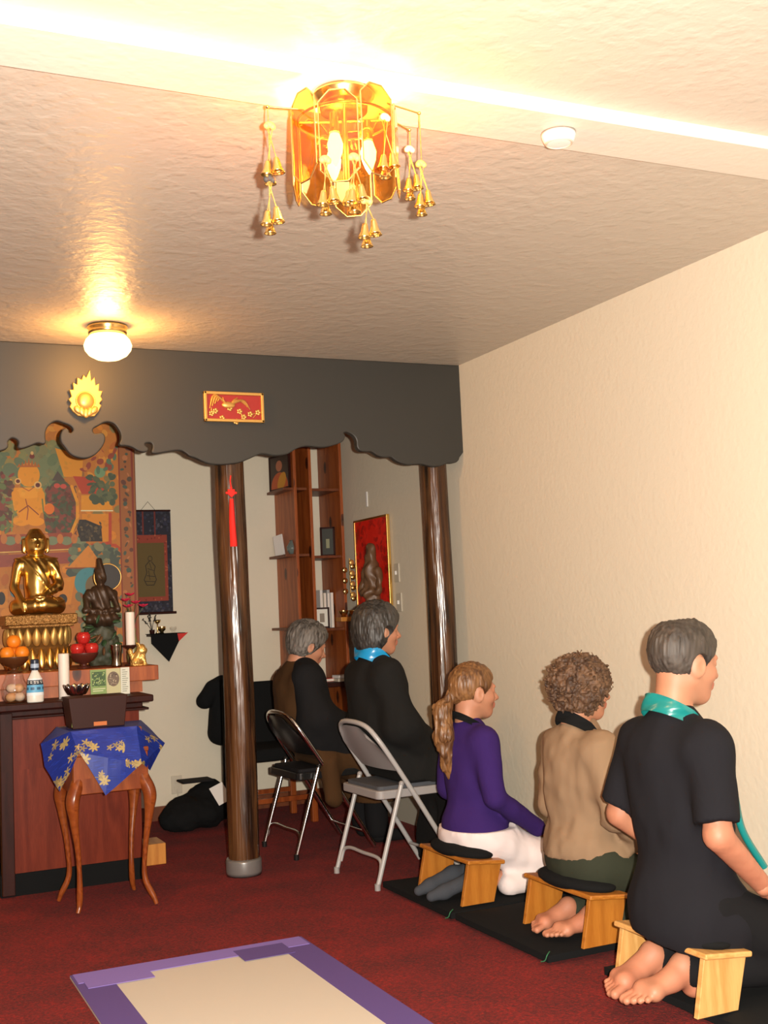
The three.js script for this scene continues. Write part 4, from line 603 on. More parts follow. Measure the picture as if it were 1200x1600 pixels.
// ---------------------------------------------------------------- folding chairs
function foldingChair(pos, turn, label, tubeM, panelM, seatM, name) {
  const t = thing(name, label, 'chair', pos, turn), w = .215;      // faces +x
  part('back_frame', tube([[.25, .012, -w], [.1, .26, -w], [-.05, .5, -w], [-.17, .69, -w + .02], [-.2, .745, -w + .07], [-.215, .765, 0], [-.2, .745, w - .07], [-.17, .69, w - .02], [-.05, .5, w], [.1, .26, w], [.25, .012, w]], .0125, 90, 10), tubeM, t);
  for (const s of [-1, 1]) { const l = part('rear_leg', rod([-.22, .012, s * (w + .012)], [-.07, .475, s * (w + .012)], .0115, 12), tubeM, t); part('foot_cap', cyl(.014, .014, .03, -.22, .015, s * (w + .012), 14), panelM, l); part('pivot_cap', sph(.0135, -.07, .475, s * (w + .012), 1, 1, 1, 12), panelM, l); }
  part('rear_brace', tube([[-.2, .06, -w], [-.185, .115, -w + .01], [-.178, .13, -w + .05], [-.178, .132, 0], [-.178, .13, w - .05], [-.185, .115, w - .01], [-.2, .06, w]], .009, 40, 8), tubeM, t);
  part('front_brace', rod([.19, .1, -w], [.19, .1, w], .008), tubeM, t);
  const s = new THREE.Shape(); s.moveTo(-.17, -.2); s.lineTo(.15, -.2); s.quadraticCurveTo(.22, -.2, .22, -.13); s.lineTo(.22, .13); s.quadraticCurveTo(.22, .2, .15, .2); s.lineTo(-.17, .2); s.quadraticCurveTo(-.2, .2, -.2, .17); s.lineTo(-.2, -.17); s.quadraticCurveTo(-.2, -.2, -.17, -.2);
  part('seat', new THREE.ExtrudeGeometry(s, { depth: .028, bevelEnabled: true, bevelSize: .006, bevelThickness: .006 }).rotateX(Math.PI / 2).translate(.02, .44, 0), panelM, t);
  part('seat_pad', new THREE.ExtrudeGeometry(s, { depth: .01, bevelEnabled: true, bevelSize: .002, bevelThickness: .004 }).scale(.93, .9, 1).rotateX(Math.PI / 2).translate(.02, .459, 0), seatM, t);
  // curved back panel
  const g = new THREE.BufferGeometry(), P = [], Ix = [], nu = 20, nv = 8; for (let k = 0; k < 2; k++) for (let j = 0; j <= nv; j++) for (let i = 0; i <= nu; i++) { const u = i / nu * 2 - 1, v = j / nv, y = .53 + .215 * v - .05 * v * u * u * u * u - .0 , hw = .198 - .055 * Math.max(0, v - .7) / .3; P.push(-.07 - .135 * v - .022 * (1 - u * u) + k * .006, y, u * hw); }
  const N = (nu + 1) * (nv + 1); for (let k = 0; k < 2; k++) for (let j = 0; j < nv; j++) for (let i = 0; i < nu; i++) { const a = k * N + j * (nu + 1) + i, b = a + 1, c = a + nu + 1, d = c + 1; k ? Ix.push(a, c, b, b, c, d) : Ix.push(a, b, c, b, d, c); }
  g.setAttribute('position', new THREE.Float32BufferAttribute(P, 3)); g.setIndex(Ix); g.computeVertexNormals(); part('backrest', g, panelM, t); return t;
}
foldingChair([2.46, 0, -5.31], .04, 'grey steel folding chair with a padded seat', M.greyPaint, std({ color: lin(.30, .285, .28), roughness: .4 }), std({ color: lin(.06, .065, .075), roughness: .8 }), 'folding_chair');
foldingChair([2.38, 0, -6.18], .05, 'black folding chair with thin chrome legs', M.chrome, M.blackGloss, M.black, 'folding_chair');
// ---------------------------------------------------------------- sitting mats, kneeling benches
function mat(x0, x1, z0, z1, label) {
  const w = x1 - x0, d = z1 - z0, t = thing('sitting_mat', label, 'mat', [(x0 + x1) / 2, 0, (z0 + z1) / 2]);
  const g = new THREE.BoxGeometry(w, .05, d, 40, 6, 40), p = g.attributes.position; for (let i = 0; i < p.count; i++) { const u = p.getX(i) / (w / 2), v = p.getZ(i) / (d / 2), e = Math.max(Math.abs(u), Math.abs(v)), y = p.getY(i); const k = 1 - .5 * Math.pow(e, 8); p.setY(i, y > 0 ? y * k + .025 + .004 * (vnoise(p.getX(i) * 9, 1, p.getZ(i) * 9) - .5) : Math.max(.001, y * k + .025)); }
  g.computeVertexNormals(); part('cushion', g, M.blackCloth, t); const gm = std({ color: lin(.03, .16, .07), roughness: .7 });
  part('tuft_thread', tube([[-w / 2 + .02, .045, d / 2 - .02], [-w / 2 - .004, .04, d / 2 + .0], [-w / 2 - .008, .02, d / 2 - .01], [-w / 2 - .012, .012, d / 2 - .03]], .0022, 18, 5), gm, t, 'loose green tuft thread'); return t;
}
mat(2.275, 2.985, -5.07, -4.395, 'black padded mat under the person in purple sweater');
mat(2.285, 2.995, -4.375, -3.675, 'black padded mat under the person in tan sweater');
mat(2.375, 3.085, -3.46, -2.74, 'black padded mat under the man in black shirt');
function bench(x, z, label, wm = M.bench, turn = 0) {
  const t = thing('kneeling_bench', label, 'bench', [x, .0515, z], turn), par = (sx) => { const s = new THREE.Shape(); s.moveTo(-.115, 0); s.lineTo(.035, 0); s.lineTo(.078, .15); s.lineTo(-.078, .165); s.closePath(); return new THREE.ExtrudeGeometry(s, { depth: .016, bevelEnabled: true, bevelSize: .002, bevelThickness: .002 }); };
  for (const sz of [-1, 1]) part('leg', par().translate(0, 0, sz * .2 - .008), wm, t);
  const b = part('seat_board', box(.18, .018, .46, 0, 0, 0, .006), wm, t); b.position.set(0, .168, 0); b.rotation.z = -.1;
  const pg = sph(1, 0, 0, 0, .115, .042, .205, 28); const pad = part('pad', pg, M.blackCloth, t); pad.position.set(.005, .19, 0); pad.rotation.z = -.1; return t;
}
const BEN = { man: [2.405, -3.075], tan: [2.53, -3.845], purple: [2.455, -4.62] };
bench(...BEN.man, 'pale wooden kneeling bench under the man in black shirt', M.paleWood); bench(...BEN.tan, 'wooden kneeling bench under the person in tan sweater'); bench(...BEN.purple, 'wooden kneeling bench under the person in purple sweater');
// ---------------------------------------------------------------- white sheet with purple taped border on the carpet
{
  const q = [[108, 1527], [462, 1470]].map(p => atY(...p, 0)), x0 = q[0].x, zt = (q[0].z + q[1].z) / 2, x1 = 1.66, z1 = -2.6, t = thing('floor_sheet', 'white board on the carpet edged with purple paper', 'board', [0, 0, 0]);
  part('board', box(x1 - x0, .008, z1 - zt, (x0 + x1) / 2, .004, (z1 + zt) / 2), std({ color: lin(.60, .55, .47), roughness: .7 }), t);
  const pu = std({ color: lin(.11, .07, .26), roughness: .7 }), pl = std({ color: lin(.24, .17, .52), roughness: .7 }), strip = (a, b, c, d, m, y) => part('border_strip', box(b - a, .0016, d - c, (a + b) / 2, .0088 + y, (c + d) / 2), m, t);
  strip(x0, x0 + .13, zt, z1, pu, 0); strip(x1 - .125, x1, zt, z1, pu, 0); strip(x0 + .01, x1 - .01, zt, zt + .12, pl, .0016);
  strip(x0 + .03, x0 + .27, zt + .1, zt + .2, pl, .0026); strip(x1 - .30, x1 - .1, zt + .05, zt + .2, pu, .0026);
}
// clothing stays in front of a folding chair's back panel (x in the chair's frame)
const backCut = (x, y, z) => y > .8 ? -1 : Math.min(-.07 - .63 * (Math.max(y, .5) - .53) + .012 - x, .8 - y);
// ---------------------------------------------------------------- people: fields for body, hands, feet, head and hair, clothing meshed from the same joints
const skin = std({ color: 0xffffff, vertexColors: true, roughness: .55 });
const SK = [.43, .205, .118], SKr = [.46, .175, .1];
const skinCol = (x, y, z) => { const n = vnoise(x * 30, y * 30, z * 30), m = vnoise(x * 9 + 4, y * 9, z * 9); return SK.map((v, i) => (v + (SKr[i] - v) * m) * (.9 + .2 * n)); };
const L3 = (a, b, t) => a.map((v, i) => v + (b[i] - v) * t), add = (a, b) => a.map((v, i) => v + b[i]);
function headField() {
  const H1 = join([[ell([-.012, .034, 0], [.098, .088, .076]), .02], [ell([.03, -.035, 0], [.062, .082, .058]), .035], [cone([.058, -.098, 0], [.05, -.096, 0], .022, .02), .03], [cone([-.01, -.05, .05], [.05, -.096, .014], .02, .016), .03], [cone([-.01, -.05, -.05], [.05, -.096, -.014], .02, .016), .03],
    [cone([.086, .014, -.03], [.086, .014, .03], .011, .011), .02], [cone([.09, .0, 0], [.112, -.036, 0], .008, .0125), .014], [cone([.098, -.042, -.012], [.098, -.042, .012], .008, .008), .01], [cone([.09, -.062, -.017], [.09, -.062, .017], .007, .007), .01], [cone([.087, -.074, -.014], [.087, -.074, .014], .007, .007), .01], [ell([.05, -.03, .045], [.03, .025, .018]), .02], [ell([.05, -.03, -.045], [.03, .025, .018]), .02],
    [ell([-.012, -.012, .076], [.024, .034, .009], -.35), .008], [ell([-.012, -.012, -.076], [.024, .034, .009], .35), .008], [cone([-.035, -.04, 0], [-.045, -.15, 0], .055, .056), .03]]);
  const eye = [ell([.1, -.001, .031], [.02, .011, .016]), ell([.1, -.001, -.031], [.02, .011, .016])], lid = join([[ell([.076, -.001, .031], [.014, .013, .015]), .001], [ell([.076, -.001, -.031], [.014, .013, .015]), .001]]), con = [ell([-.006, -.01, .09], [.013, .02, .009]), ell([-.006, -.01, -.09], [.013, .02, .009])];
  return (x, y, z) => { let d = H1(x, y, z); d = smax(d, -eye[0](x, y, z), .012); d = smax(d, -eye[1](x, y, z), .012); d = smin(d, lid(x, y, z), .004); d = smax(d, -con[0](x, y, z), .006); return smax(d, -con[1](x, y, z), .006); };
}
const HEAD = headField();
const headGeo = meshField(HEAD, [-.13, -.2, -.11], [.14, .14, .11], .0042, (x, y, z) => { const c = skinCol(x, y, z); if (x > .08 && y < -.055 && y > -.08) return [c[0] * .9, c[1] * .7, c[2] * .75]; return c; });
const scalp = ell([-.012, .036, 0], [.1, .09, .079]);
const strand = (x, y, z) => vnoise(x * 190, y * 30, z * 190) * .6 + vnoise(x * 80, y * 16, z * 80) * .4;
const ear = (x, y, z) => Math.min(ell([-.008, -.014, .085], [.03, .04, .03])(x, y, z), ell([-.008, -.014, -.085], [.03, .04, .03])(x, y, z));
const HAIR = {
  man: { f: (x, y, z) => { let d = scalp(x, y, z) - .008 - .01 * strand(x, y, z); d = smax(d, x * .8 - y * .6 - .028 + .012 * (strand(x * .6, y * .2, z * .6) - .5), .012); d = Math.max(d, -y - .066 + .022 * (strand(x * .7, 0, z * .7) - .5)); d = smax(d, -ear(x, y, z), .006); return smax(d, -ell([-.035, .135, 0], [.05, .022, .04])(x, y, z), .01); }, c: [[.022, .017, .013], [.075, .06, .048]], rough: .6 },
  elder: { f: (x, y, z) => { let d = smin(scalp(x, y, z) - .02, ell([-.04, -.02, 0], [.07, .07, .075])(x, y, z), .03) - .013 * strand(x, y, z); d = smax(d, x * .8 - y * .6 - .04, .02); d = Math.max(d, -y - .085 + .015 * strand(x * .5, 0, z * .5)); return smax(d, -ear(x, y, z) - .008, .006); }, c: [[.04, .034, .028], [.2, .178, .155]], rough: .6 },
  bob: { f: (x, y, z) => { let d = smin(scalp(x, y, z) - .02, ell([-.035, -.045, 0], [.088, .088, .102])(x, y, z), .05) - .012 * strand(x, y, z); d = smax(d, x * .75 - y * .66 - .045, .02); d = Math.max(d, -y - .118); return smax(d, -ell([.012, -.018, .1], [.03, .035, .04])(x, y, z), .008); }, c: [[.012, .011, .010], [.05, .047, .043]], rough: .5, streak: 1 },
  curly: { f: (x, y, z) => { let d = ell([-.022, .012, 0], [.125, .122, .118])(x, y, z); d = smax(d, x * .8 - y * .6 - .055, .02); d = smax(d, -y - .115, .03); return d - .026 * (vnoise(x * 52, y * 52, z * 52) - .4) - .026 * (vnoise(x * 120, y * 120, z * 120) - .5); }, c: [[.03, .013, .006], [.15, .078, .038]], rough: .65 },
  tail: { f: (x, y, z) => { let d = scalp(x, y, z) - .01; d = smin(d, ell([-.085, -.01, 0], [.035, .04, .03])(x, y, z), .03); d = smin(d, cone([-.115, -.012, 0], [-.16, -.07, 0], .022, .036)(x, y, z), .012); d = smin(d, cone([-.16, -.07, 0], [-.165, -.19, .008], .038, .042)(x, y, z), .02); d = smin(d, cone([-.165, -.19, .008], [-.145, -.32, .0], .042, .03)(x, y, z), .02); d = smin(d, cone([-.145, -.32, 0], [-.14, -.37, 0], .028, .01)(x, y, z), .02);
    let cut = x * .8 - y * .6 - .03; if (x > -.1) { d = smax(d, cut, .015); if (x > -.075) d = Math.max(d, -y - .06); d = smax(d, -ear(x, y, z), .006); } return d - .009 * (strand(x, y * (x < -.12 ? 1.6 : 1), z) - .4) - (x < -.13 ? .004 * Math.sin(y * 48 + z * 70) + .012 * (vnoise(x * 120, y * 22, z * 120) - .5) : 0); }, c: [[.07, .028, .01], [.27, .13, .045]], rough: .45 },
};
function place(g, s, pos, yaw, pitch) { const m = new THREE.Matrix4().compose(V(...pos), new THREE.Quaternion().setFromEuler(new THREE.Euler(0, yaw, pitch, 'YZX')), V(s, s, s)); const q = g.clone(); q.applyMatrix4(m); return q; }
// hand: wrist w, finger direction d, palm faces n
function handField(w, d, n, side, curl = .5) {
  const D = V(...d).normalize(), Nn = V(...n).normalize(), S = D.clone().cross(Nn).normalize().multiplyScalar(side); const at = (a, b, c) => { const p = V(...w).addScaledVector(D, a).addScaledVector(Nn, b).addScaledVector(S, c); return [p.x, p.y, p.z]; };
  const L = [[cone(at(-.03, 0, 0), at(.02, 0, 0), .026, .026), .02]];
  [[-.03, .08, .062], [-.01, .088, .074], [.011, .085, .07], [.03, .076, .055]].forEach(([c, k, l], i) => { L.push([cone(at(.01, 0, c * .6), at(k, -.004, c), .016, .0105), .014]); const a1 = curl * .8, p1 = at(k + l * .45 * Math.cos(a1), l * .45 * Math.sin(a1), c * 1.05), a2 = curl * 1.9, p2 = at(k + l * .45 * Math.cos(a1) + l * .32 * Math.cos(a2), l * .45 * Math.sin(a1) + l * .32 * Math.sin(a2), c * 1.06), a3 = curl * 2.7, p3 = at(k + l * (.45 * Math.cos(a1) + .32 * Math.cos(a2) + .22 * Math.cos(a3)), l * (.45 * Math.sin(a1) + .32 * Math.sin(a2) + .22 * Math.sin(a3)), c * 1.05); L.push([cone(at(k, -.002, c), p1, .0098, .009), .005], [cone(p1, p2, .009, .0082), .004], [cone(p2, p3, .0082, .0068), .004]); });
  L.push([cone(at(.02, .004, -.022), at(.052, .016, -.05), .015, .0115), .01], [cone(at(.052, .016, -.05), at(.085, .022, -.056), .0108, .008), .005]);
  return join(L);
}
// bare foot lying sole up, toes pointing back: heel h, toes t
function footField(h, t, side, q = 1) {
  const D = V(...t).sub(V(...h)), len = D.length(); D.normalize(); const Z = V(0, 0, 1).multiplyScalar(side), U = D.clone().cross(V(0, 0, 1)).normalize(); if (U.y < 0) U.negate(); const at = (a, u, c) => { const p = V(...h).addScaledVector(D, a * len).addScaledVector(U, u * q).addScaledVector(Z, c * q); return [p.x, p.y, p.z]; }, c0 = cone; const cone1 = (a, b, r1, r2) => c0(a, b, r1 * q, r2 * q);
  const L = [[cone1(at(0, 0, 0), at(.25, -.012, .002), .032, .028), .02], [cone1(at(.25, -.014, .004), at(.66, -.004, -.014), .026, .024), .02], [cone1(at(.25, -.012, .01), at(.62, -.004, .02), .024, .02), .02], [cone1(at(.66, -.004, -.016), at(.62, -.004, .024), .023, .018), .02], [cone1(at(.0, -.02, 0), at(-.05, -.06, 0), .032, .036), .03]];
  for (let i = 0; i < 5; i++) { const c = -.032 + i * .0165, r = [.0125, .0095, .009, .0085, .008][i], e = [.98, 1, .95, .9, .84][i]; L.push([cone1(at(.72, -.004, c * .9), at(e - .05, -.002, c), r * .9, r), .006]); } return join(L);
}
function cuff(a, b, r1, r2, t) { // tapered sleeve cut square at fraction t
  const c = cone(a, b, r1, r2), d = b.map((v, i) => v - a[i]), l = Math.hypot(...d), n = d.map(v => v / l), e = L3(a, b, t);
  return (x, y, z) => Math.max(c(x, y, z), (x - e[0]) * n[0] + (y - e[1]) * n[1] + (z - e[2]) * n[2]);
}
function person(o) {
  const t = thing('person', o.label, 'person', [o.x, 0, o.z], o.turn || 0), S = o.S, sy = o.seat, lean = o.lean || 0, sw = o.sw || .17;
  const Yv = (x, y, z) => [(x + lean * y) * S, sy + y * S, z * S];
  const J = { pel: Yv(0, .09, 0), wai: Yv(.005, .25, 0), che: Yv(0, .42, 0), nb: Yv(-.005, .6, 0), sh: s => Yv(-.01, .545, s * sw), el: s => Yv(...(o.elbow || [-.01, .28, .235]).map((v, i) => i === 2 ? v * s : v)), wr: s => Yv(...(o.wrist || [.2, .13, .15]).map((v, i) => i === 2 ? v * s : v)) };
  J.hip = s => Yv(.0, .075, s * .09);
  J.knee = s => o.kneel ? [o.kneeX * 1, .05 + .075, s * .14] : [.42 * S + .02, sy + .02, s * .12];
  J.ank = s => o.kneel ? [o.heel[0] + .03, o.heel[1] - .02, s * .085] : [.42 * S + .04, .09, s * .11];
  const e = o.fat || 1;
  const torso = k => [[ell(J.pel, [.125 * S * e + k, .12 * S + k, .165 * S * e + k]), .06], [ell(J.wai, [.1 * S * e + k, .15 * S + k, .135 * S * e + k]), .08], [ell(J.che, [.112 * S * e + k, .175 * S + k, .155 * S * e + k]), .08], [cone(Yv(-.012, .53, -sw * .8), Yv(-.012, .53, sw * .8), .062 * S + k, .062 * S + k), .06], [cone(Yv(-.015, .5, 0), J.nb, .08 * S + k, .054 * S + k), .05]];
  const armU = (s, k, k2 = k) => [cone(J.sh(s), J.el(s), .053 * S + k, .042 * S + k2), .03], armL = (s, k, k2 = k) => [cone(J.el(s), J.wr(s), .041 * S + k, .027 * S + k2), .015];
  const legs = (s, k, k2 = k) => [[cone(J.hip(s), J.knee(s), .085 * S + k, .058 * S + k), .05], [cone(J.knee(s), J.ank(s), .056 * S + k, .038 * S + k2), .03]];
  const hp = add(Yv(.035, .775, 0), o.headOff || [0, 0, 0]), hs = o.hs || 1, hy = o.headYaw || 0, hpi = o.headPitch || 0;
  const neckTop = add(hp, [-.035 * hs, -.05 * hs, 0]);
  const bodyF = join([...torso(-.006), [cone(J.nb, neckTop, .054 * S, .052 * hs), .03], armU(1, -.004), armU(-1, -.004), armL(1, 0), armL(-1, 0), ...legs(1, -.006), ...legs(-1, -.006)]);
  const bb = [[-.42, -.01, -.42], [.75, 1.35, .42]];
  const gs = [meshField(o.bodyCut ? (x, y, z) => Math.max(bodyF(x, y, z), o.bodyCut(x, y, z)) : bodyF, bb[0], bb[1], .013, skinCol), place(headGeo, hs, hp, hy, hpi)];
  for (const s of [1, -1]) {
    const w = J.wr(s), f = handField(w, o.handDir ? [o.handDir[0], o.handDir[1], o.handDir[2] * s] : [.8, -.35, -.45 * s], o.palm ? [o.palm[0], o.palm[1], o.palm[2] * s] : [-.2, -1, -.1 * s], s, o.curl || .45); gs.push(meshField(f, [w[0] - .07, w[1] - .14, w[2] - .16], [w[0] + .23, w[1] + .12, w[2] + .16], .0042, skinCol));
    if (o.kneel && !o.socks) { const h = [o.heel[0], o.heel[1], s * .075], tt = [o.toe[0], o.toe[1], s * .06]; gs.push(meshField(footField(h, tt, s, o.footK || 1), [tt[0] - .08, 0.03, Math.min(h[2], tt[2]) - .08], [h[0] + .1, h[1] + .08, Math.max(h[2], tt[2]) + .08], .0045, skinCol)); }
  }
  part('body', fuse(gs), skin, t);
  const hd = HAIR[o.hair], ext = o.hair === 'tail' ? [-.24, -.42, -.12] : [-.19, -.16, -.16];
  const hg = meshField(hd.f, ext, [.16, .18, .16], .0036, (x, y, z) => { const n = strand(x * .8, y * .8, z * .8), m = vnoise(x * 26, y * 26, z * 26); let q = Math.min(1, Math.max(0, 1.5 * (n - .5) + .6 * (m - .5) + .45)); if (hd.streak && x > .01 && z > 0) q = Math.min(1, q + .5); return L3(hd.c[0], hd.c[1], q); });
  part('hair', place(hg, hs, hp, hy, hpi), std({ color: 0xffffff, vertexColors: true, roughness: hd.rough }), t, o.hairLabel);
  const cloth = (name, list, col, lo, hi, opt = {}) => { const f = Array.isArray(list) ? join(list) : list, wr = opt.wr ?? .012, cut = opt.cut, fr = opt.freq || 9; part(name, meshField((x, y, z) => { let d = f(x, y, z) - wr * (vnoise(x * fr, y * fr * .8, z * fr) - .5) - wr * .45 * (vnoise(x * fr * 2.7 + 3, y * fr * 1.6, z * fr * 2.7) - .5); return cut ? Math.max(d, cut(x, y, z)) : d; }, lo, hi, opt.cell || .0105), matt({ color: lin(...col), roughness: opt.rough || .92 }), t, opt.label); };
  return { t, J, S, Y: Yv, torso, armU, armL, legs, cloth, bb, hp, hs };
}
// a folded satin band round the neck: ring in the local frame, then two ends down the chest
function sash(P, name, m, w, ends, tilt = .35, up = .615, rad = .082) {
  const c = P.Y(.004, up, 0), r = rad * P.S, pos = [], Ix = [], n = 48, k = 5; for (let i = 0; i <= n; i++) { const a = i / n * 6.2832, cx = Math.cos(a), sz = Math.sin(a), front = Math.max(0, cx); for (let j = 0; j <= k; j++) { const v = j / k - .5, rr = r * (1 + .16 * (1 - (j / k))) + (j === 0 || j === k ? .002 : .007 * Math.sin(a * 5 + j)); pos.push(c[0] + rr * cx * 1.0, c[1] + v * w - tilt * r * cx * 1.3 - front * .03, c[2] + rr * sz * 1.05); } }
  for (let i = 0; i < n; i++) for (let j = 0; j < k; j++) { const a = i * (k + 1) + j, b = a + k + 1; Ix.push(a, a + 1, b, b, a + 1, b + 1); }
  const g = new THREE.BufferGeometry(); g.setAttribute('position', new THREE.Float32BufferAttribute(pos, 3)); g.setIndex(Ix); g.computeVertexNormals(); const mm = m.clone(); mm.side = THREE.DoubleSide; part(name, g, mm, P.t);
  if (ends) for (const s of [-1, 1]) part('sash_end', limb([P.Y(.08, .56, s * .05), P.Y(.135, .42, s * .07), P.Y(.165, .28, s * .07), P.Y(.24, .16, s * .07)], [.01, .014, .012, .012], 24, 8), m, P.t);
}
{ // man in charcoal T-shirt
  const P = person({ label: 'man in black T-shirt and teal neck band kneeling barefoot', x: 2.44, z: -3.075, S: 1.09, seat: .24, kneel: 1, kneeX: .42, heel: [-.09, .165], toe: [-.295, .078], footK: 1.2, hair: 'man', sw: .165, headOff: [.02, 0, 0], headPitch: -.1, hs: 1.08, elbow: [-.055, .31, .225], wrist: [.16, .125, .16], fat: 1.0 });
  const slv = s => [cuff(P.J.sh(s), P.J.el(s), .06 * P.S, .066 * P.S, .86), .04];
  P.cloth('shirt', [...P.torso(.02), [ell(P.Y(-.01, .02, 0), [.155, .15, .19]), .08], [ell(P.Y(.07, .02, 0), [.15, .13, .2]), .06], slv(1), slv(-1)], [.011, .011, .014], [-.36, .08, -.42], [.4, 1.05, .42], { cut: (x, y, z) => Math.abs(z) > .225 ? -1 : .24 - .25 * Math.max(0, z) - y, wr: .016 });
  P.cloth('trousers', [...P.legs(1, .016), ...P.legs(-1, .016), [ell(P.J.pel, [.14, .14, .175]), .05]], [.008, .008, .009], [-.2, .04, -.32], [.62, .5, .32], { cut: (x, y, z) => -x - .12 });
  sash(P, 'neck_band', std({ color: lin(.01, .2, .19), roughness: .28 }), .055, true, .5);
}
{ // woman in tan sweater
  const P = person({ label: 'person with curly brown hair in tan sweater and green trousers kneeling', x: 2.585, z: -3.84, turn: .0, S: .935, seat: .235, kneel: 1, kneeX: .38, heel: [-.05, .13], toe: [-.235, .07], hair: 'curly', sw: .165, hs: .98, fat: 1.06, headPitch: -.05 });
  P.cloth('sweater', [...P.torso(.016), P.armU(1, .014), P.armU(-1, .014), P.armL(1, .014), P.armL(-1, .014), [ell(P.Y(0, .12, 0), [.14, .1, .175]), .06]], [.25, .165, .1], [-.36, .2, -.36], [.4, 1.0, .36], { cut: (x, y, z) => (y < .34 && x < .2 && Math.abs(z) < .19) ? .335 - y + .06 * (x < 0 ? 0 : -x) : -1, wr: .026, freq: 12 });
  P.cloth('trousers', [...P.legs(1, .014), ...P.legs(-1, .014), [ell(P.J.pel, [.148, .13, .185]), .06]], [.03, .034, .022], [-.25, .04, -.32], [.62, .5, .32], { cut: (x, y, z) => Math.max(y - .37, -x - .17) });
  sash(P, 'neck_band', M.blackCloth, .05, true, .55);
}
{ // young woman in purple
  const P = person({ label: 'person with long ponytail in purple sweater and white skirt kneeling', x: 2.53, z: -4.62, turn: .0, S: .895, seat: .225, kneel: 1, socks: 1, kneeX: .38, heel: [-.08, .13], toe: [-.25, .07], hair: 'tail', sw: .16, hs: .98, headYaw: -.05, wrist: [.27, .1, .15], hairLabel: 'long wavy light brown ponytail' });
  P.cloth('sweater', [...P.torso(.014), P.armU(1, .014), P.armU(-1, .014), P.armL(1, .012), P.armL(-1, .012), [ell(P.Y(0, .13, 0), [.13, .09, .165]), .06]], [.034, .014, .105], [-.36, .2, -.36], [.45, .95, .36], { cut: (x, y, z) => (x < .16 && Math.abs(z) < .2) ? .305 - y : -1, wr: .012 });
  P.cloth('skirt', [[ell(P.J.pel, [.15, .125, .178]), .06], [cone([.0, .28, .08], [.37, .13, .14], .1, .08), .08], [cone([0, .28, -.08], [.37, .13, -.14], .1, .08), .08], [cone([.36, .11, -.13], [.36, .11, .13], .075, .075), .06], [cone([.36, .1, .14], [.08, .09, .14], .055, .05), .05], [cone([.36, .1, -.14], [.08, .09, -.14], .055, .05), .05]], [.72, .63, .62], [-.25, .045, -.36], [.55, .45, .36], { cut: (x, y, z) => Math.max(x < .12 ? y - .33 : -1, .052 - y), wr: .016, freq: 14, label: 'soft white skirt' });
  for (const s of [1, -1]) P.cloth('sock', [[cone([-.02, .12, s * .08], [-.08, .115, s * .075], .036, .036), .02], [cone([-.08, .12, s * .075], [-.2, .085, s * .065], .034, .03), .02], [cone([-.2, .085, s * .065], [-.26, .072, s * .06], .03, .022), .02]], [.05, .055, .065], [-.32, .04, s * .075 - .08], [.05, .2, s * .075 + .08], { cell: .006, wr: .004 });
  sash(P, 'collar', M.blackCloth, .03, false, .5);
}
{ // woman in black robe on the grey chair
  const P = person({ label: 'person with grey bob in black robe and blue sash on grey chair', x: 2.395, z: -5.31, S: .955, seat: .462, hair: 'bob', sw: .165, hs: 1.0, headOff: [-.01, 0, 0], elbow: [.03, .29, .225], wrist: [.24, .16, .07], handDir: [.6, -.1, -.8], palm: [0, -1, 0], bodyCut: (x, y, z) => Math.max(backCut(x - .065 - .03, y, z), x < .28 ? .5 - y : -1) });
  const bell = s => [[cone(P.J.sh(s), P.J.el(s), .068, .085), .05], [cone(P.J.el(s), add(P.J.wr(s), [.02, -.05, s * .03]), .085, .095), .05], [ell(add(P.J.wr(s), [.02, -.12, s * .05]), [.075, .12, .045]), .06]];
  P.cloth('robe', [...P.torso(.026), ...bell(1), ...bell(-1), [cone([0, .56, 0], [.38, .52, 0], .16, .15), .08], [cone([.0, .5, .08], [.4, .5, .12], .12, .11), .06], [cone([0, .5, -.08], [.4, .5, -.12], .12, .11), .06], [cone([.42, .48, .08], [.42, .08, .08], .12, .135), .08], [cone([.42, .48, -.1], [.42, .08, -.14], .12, .16), .08], [cone([.3, .5, .17], [.38, .1, .13], .06, .08), .08]], [.0105, .0105, .010], [-.36, .01, -.45], [.72, 1.25, .45], { cell: .013, wr: .024, freq: 8, cut: (x, y, z) => Math.max(x < .28 && z < .21 ? .468 - y : -1, .02 - y, backCut(x - .065, y, z)) });
  sash(P, 'blue_sash', std({ color: lin(.01, .26, .55), roughness: .25 }), .085, true, .5, .625, .096);
  P.cloth('shoe', [[cone([.45, .05, .12], [.6, .035, .12], .04, .035), .02]], [.01, .01, .01], [.38, .001, .05], [.66, .12, .2], { cell: .008, wr: .002 }); P.cloth('shoe', [[cone([.45, .05, -.12], [.6, .035, -.12], .04, .035), .02]], [.01, .01, .01], [.38, .001, -.2], [.66, .12, -.05], { cell: .008, wr: .002 });
}
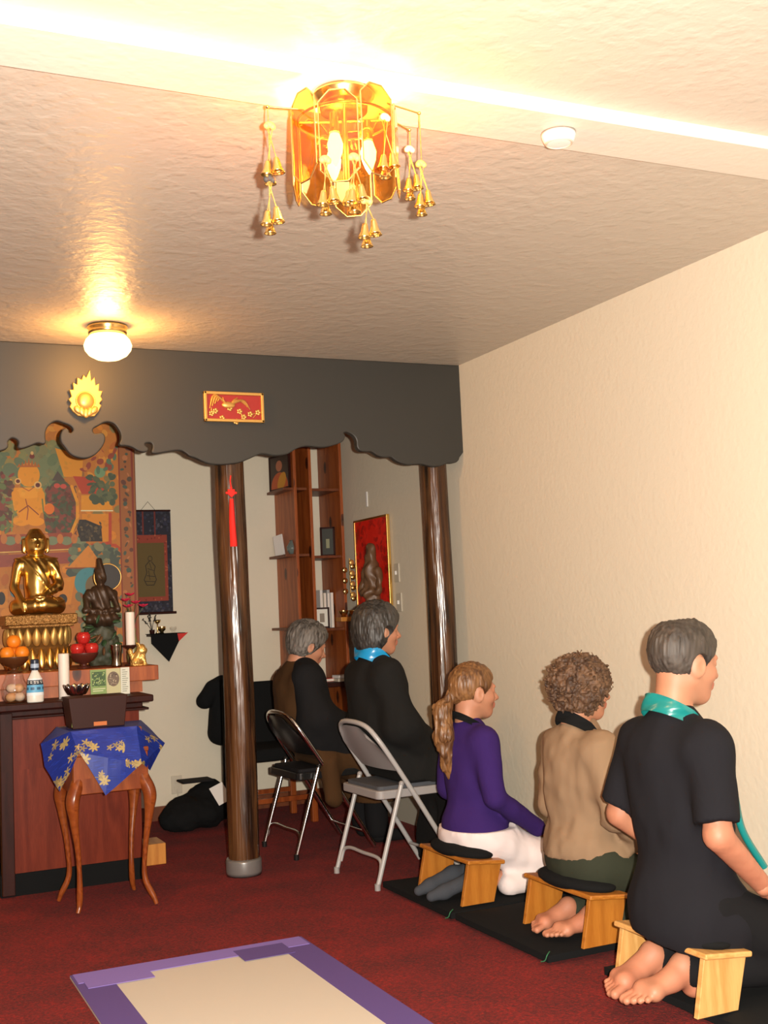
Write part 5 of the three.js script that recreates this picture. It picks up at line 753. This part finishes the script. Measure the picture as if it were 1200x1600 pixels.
{ // elder in brown robe on the black chair
  const P = person({ label: 'person with short grey hair in brown and black robe on black chair', x: 2.29, z: -6.18, S: .875, seat: .462, hair: 'elder', sw: .16, hs: .98, lean: .02, headOff: [.04, -.02, 0], headPitch: -.3, elbow: [.05, .3, .215], wrist: [.3, .24, .04], handDir: [.5, 0, -.85], palm: [-.3, 0, -.3], bodyCut: (x, y, z) => Math.max(backCut(x - .09 - .03, y, z), x < .28 ? .5 - y : -1) });
  const robe = [...P.torso(.022), [cone([0, .55, 0], [.36, .51, 0], .16, .14), .08], [cone([.0, .5, .08], [.38, .49, .12], .12, .1), .06], [cone([0, .5, -.08], [.38, .49, -.12], .12, .1), .06], [cone([.4, .47, .1], [.42, .1, .13], .1, .13), .08], [cone([.4, .47, -.1], [.42, .1, -.13], .1, .13), .08]];
  P.cloth('brown_robe', [...robe, [cone([-.05, .5, -.19], [-.08, .3, -.2], .06, .08), .06], [cone([.1, .48, .2], [.12, .3, .2], .05, .06), .06]], [.06, .029, .011], [-.42, .02, -.42], [.68, 1.2, .42], { cell: .013, wr: .022, freq: 8, cut: (x, y, z) => Math.max(.24 - y, (x > -.3 && x < .24 && Math.abs(z) < .17) ? .466 - y : -1, backCut(x - .09, y, z)), label: 'brown robe with a long hem' });
  P.cloth('trousers', [[cone([.4, .4, .11], [.42, .08, .11], .07, .06), .03], [cone([.4, .4, -.11], [.42, .08, -.11], .07, .06), .03]], [.009, .009, .01], [.28, .03, -.22], [.55, .46, .22], { wr: .01 });
  for (const s of [1, -1]) P.cloth('shoe', [[cone([.42, .045, s * .11], [.56, .033, s * .11], .04, .032), .02]], [.01, .01, .01], [.36, .001, s * .11 - .07], [.62, .11, s * .11 + .07], { cell: .008, wr: .002 });
  const bell = s => [[cone(P.J.sh(s), P.J.el(s), .068, .088), .05], [cone(P.J.el(s), add(P.J.wr(s), [.03, -.04, s * .03]), .088, .095), .05], [ell(add(P.J.wr(s), [.04, -.1, s * .05]), [.08, .12, .05]), .06]];
  P.cloth('black_mantle', [...bell(1), ...bell(-1), [cone(P.Y(.06, .53, .06), P.Y(.1, .2, .14), .09, .1), .08], [cone(P.Y(.03, .57, .03), P.Y(.02, .55, .15), .07, .07), .05], [cone(P.Y(.03, .6, -.04), P.Y(.03, .6, .05), .066, .066), .04], [cone(P.Y(.1, .2, .1), P.Y(.3, .06, .1), .12, .12), .08]], [.011, .011, .012], [-.3, .35, -.42], [.6, 1.15, .45], { cell: .012, wr: .02, freq: 8, cut: (x, y, z) => Math.max(backCut(x - .09, y, z), x < .28 && Math.abs(z) < .21 ? .466 - y : -1) });
}
renderer.render(scene, camera);
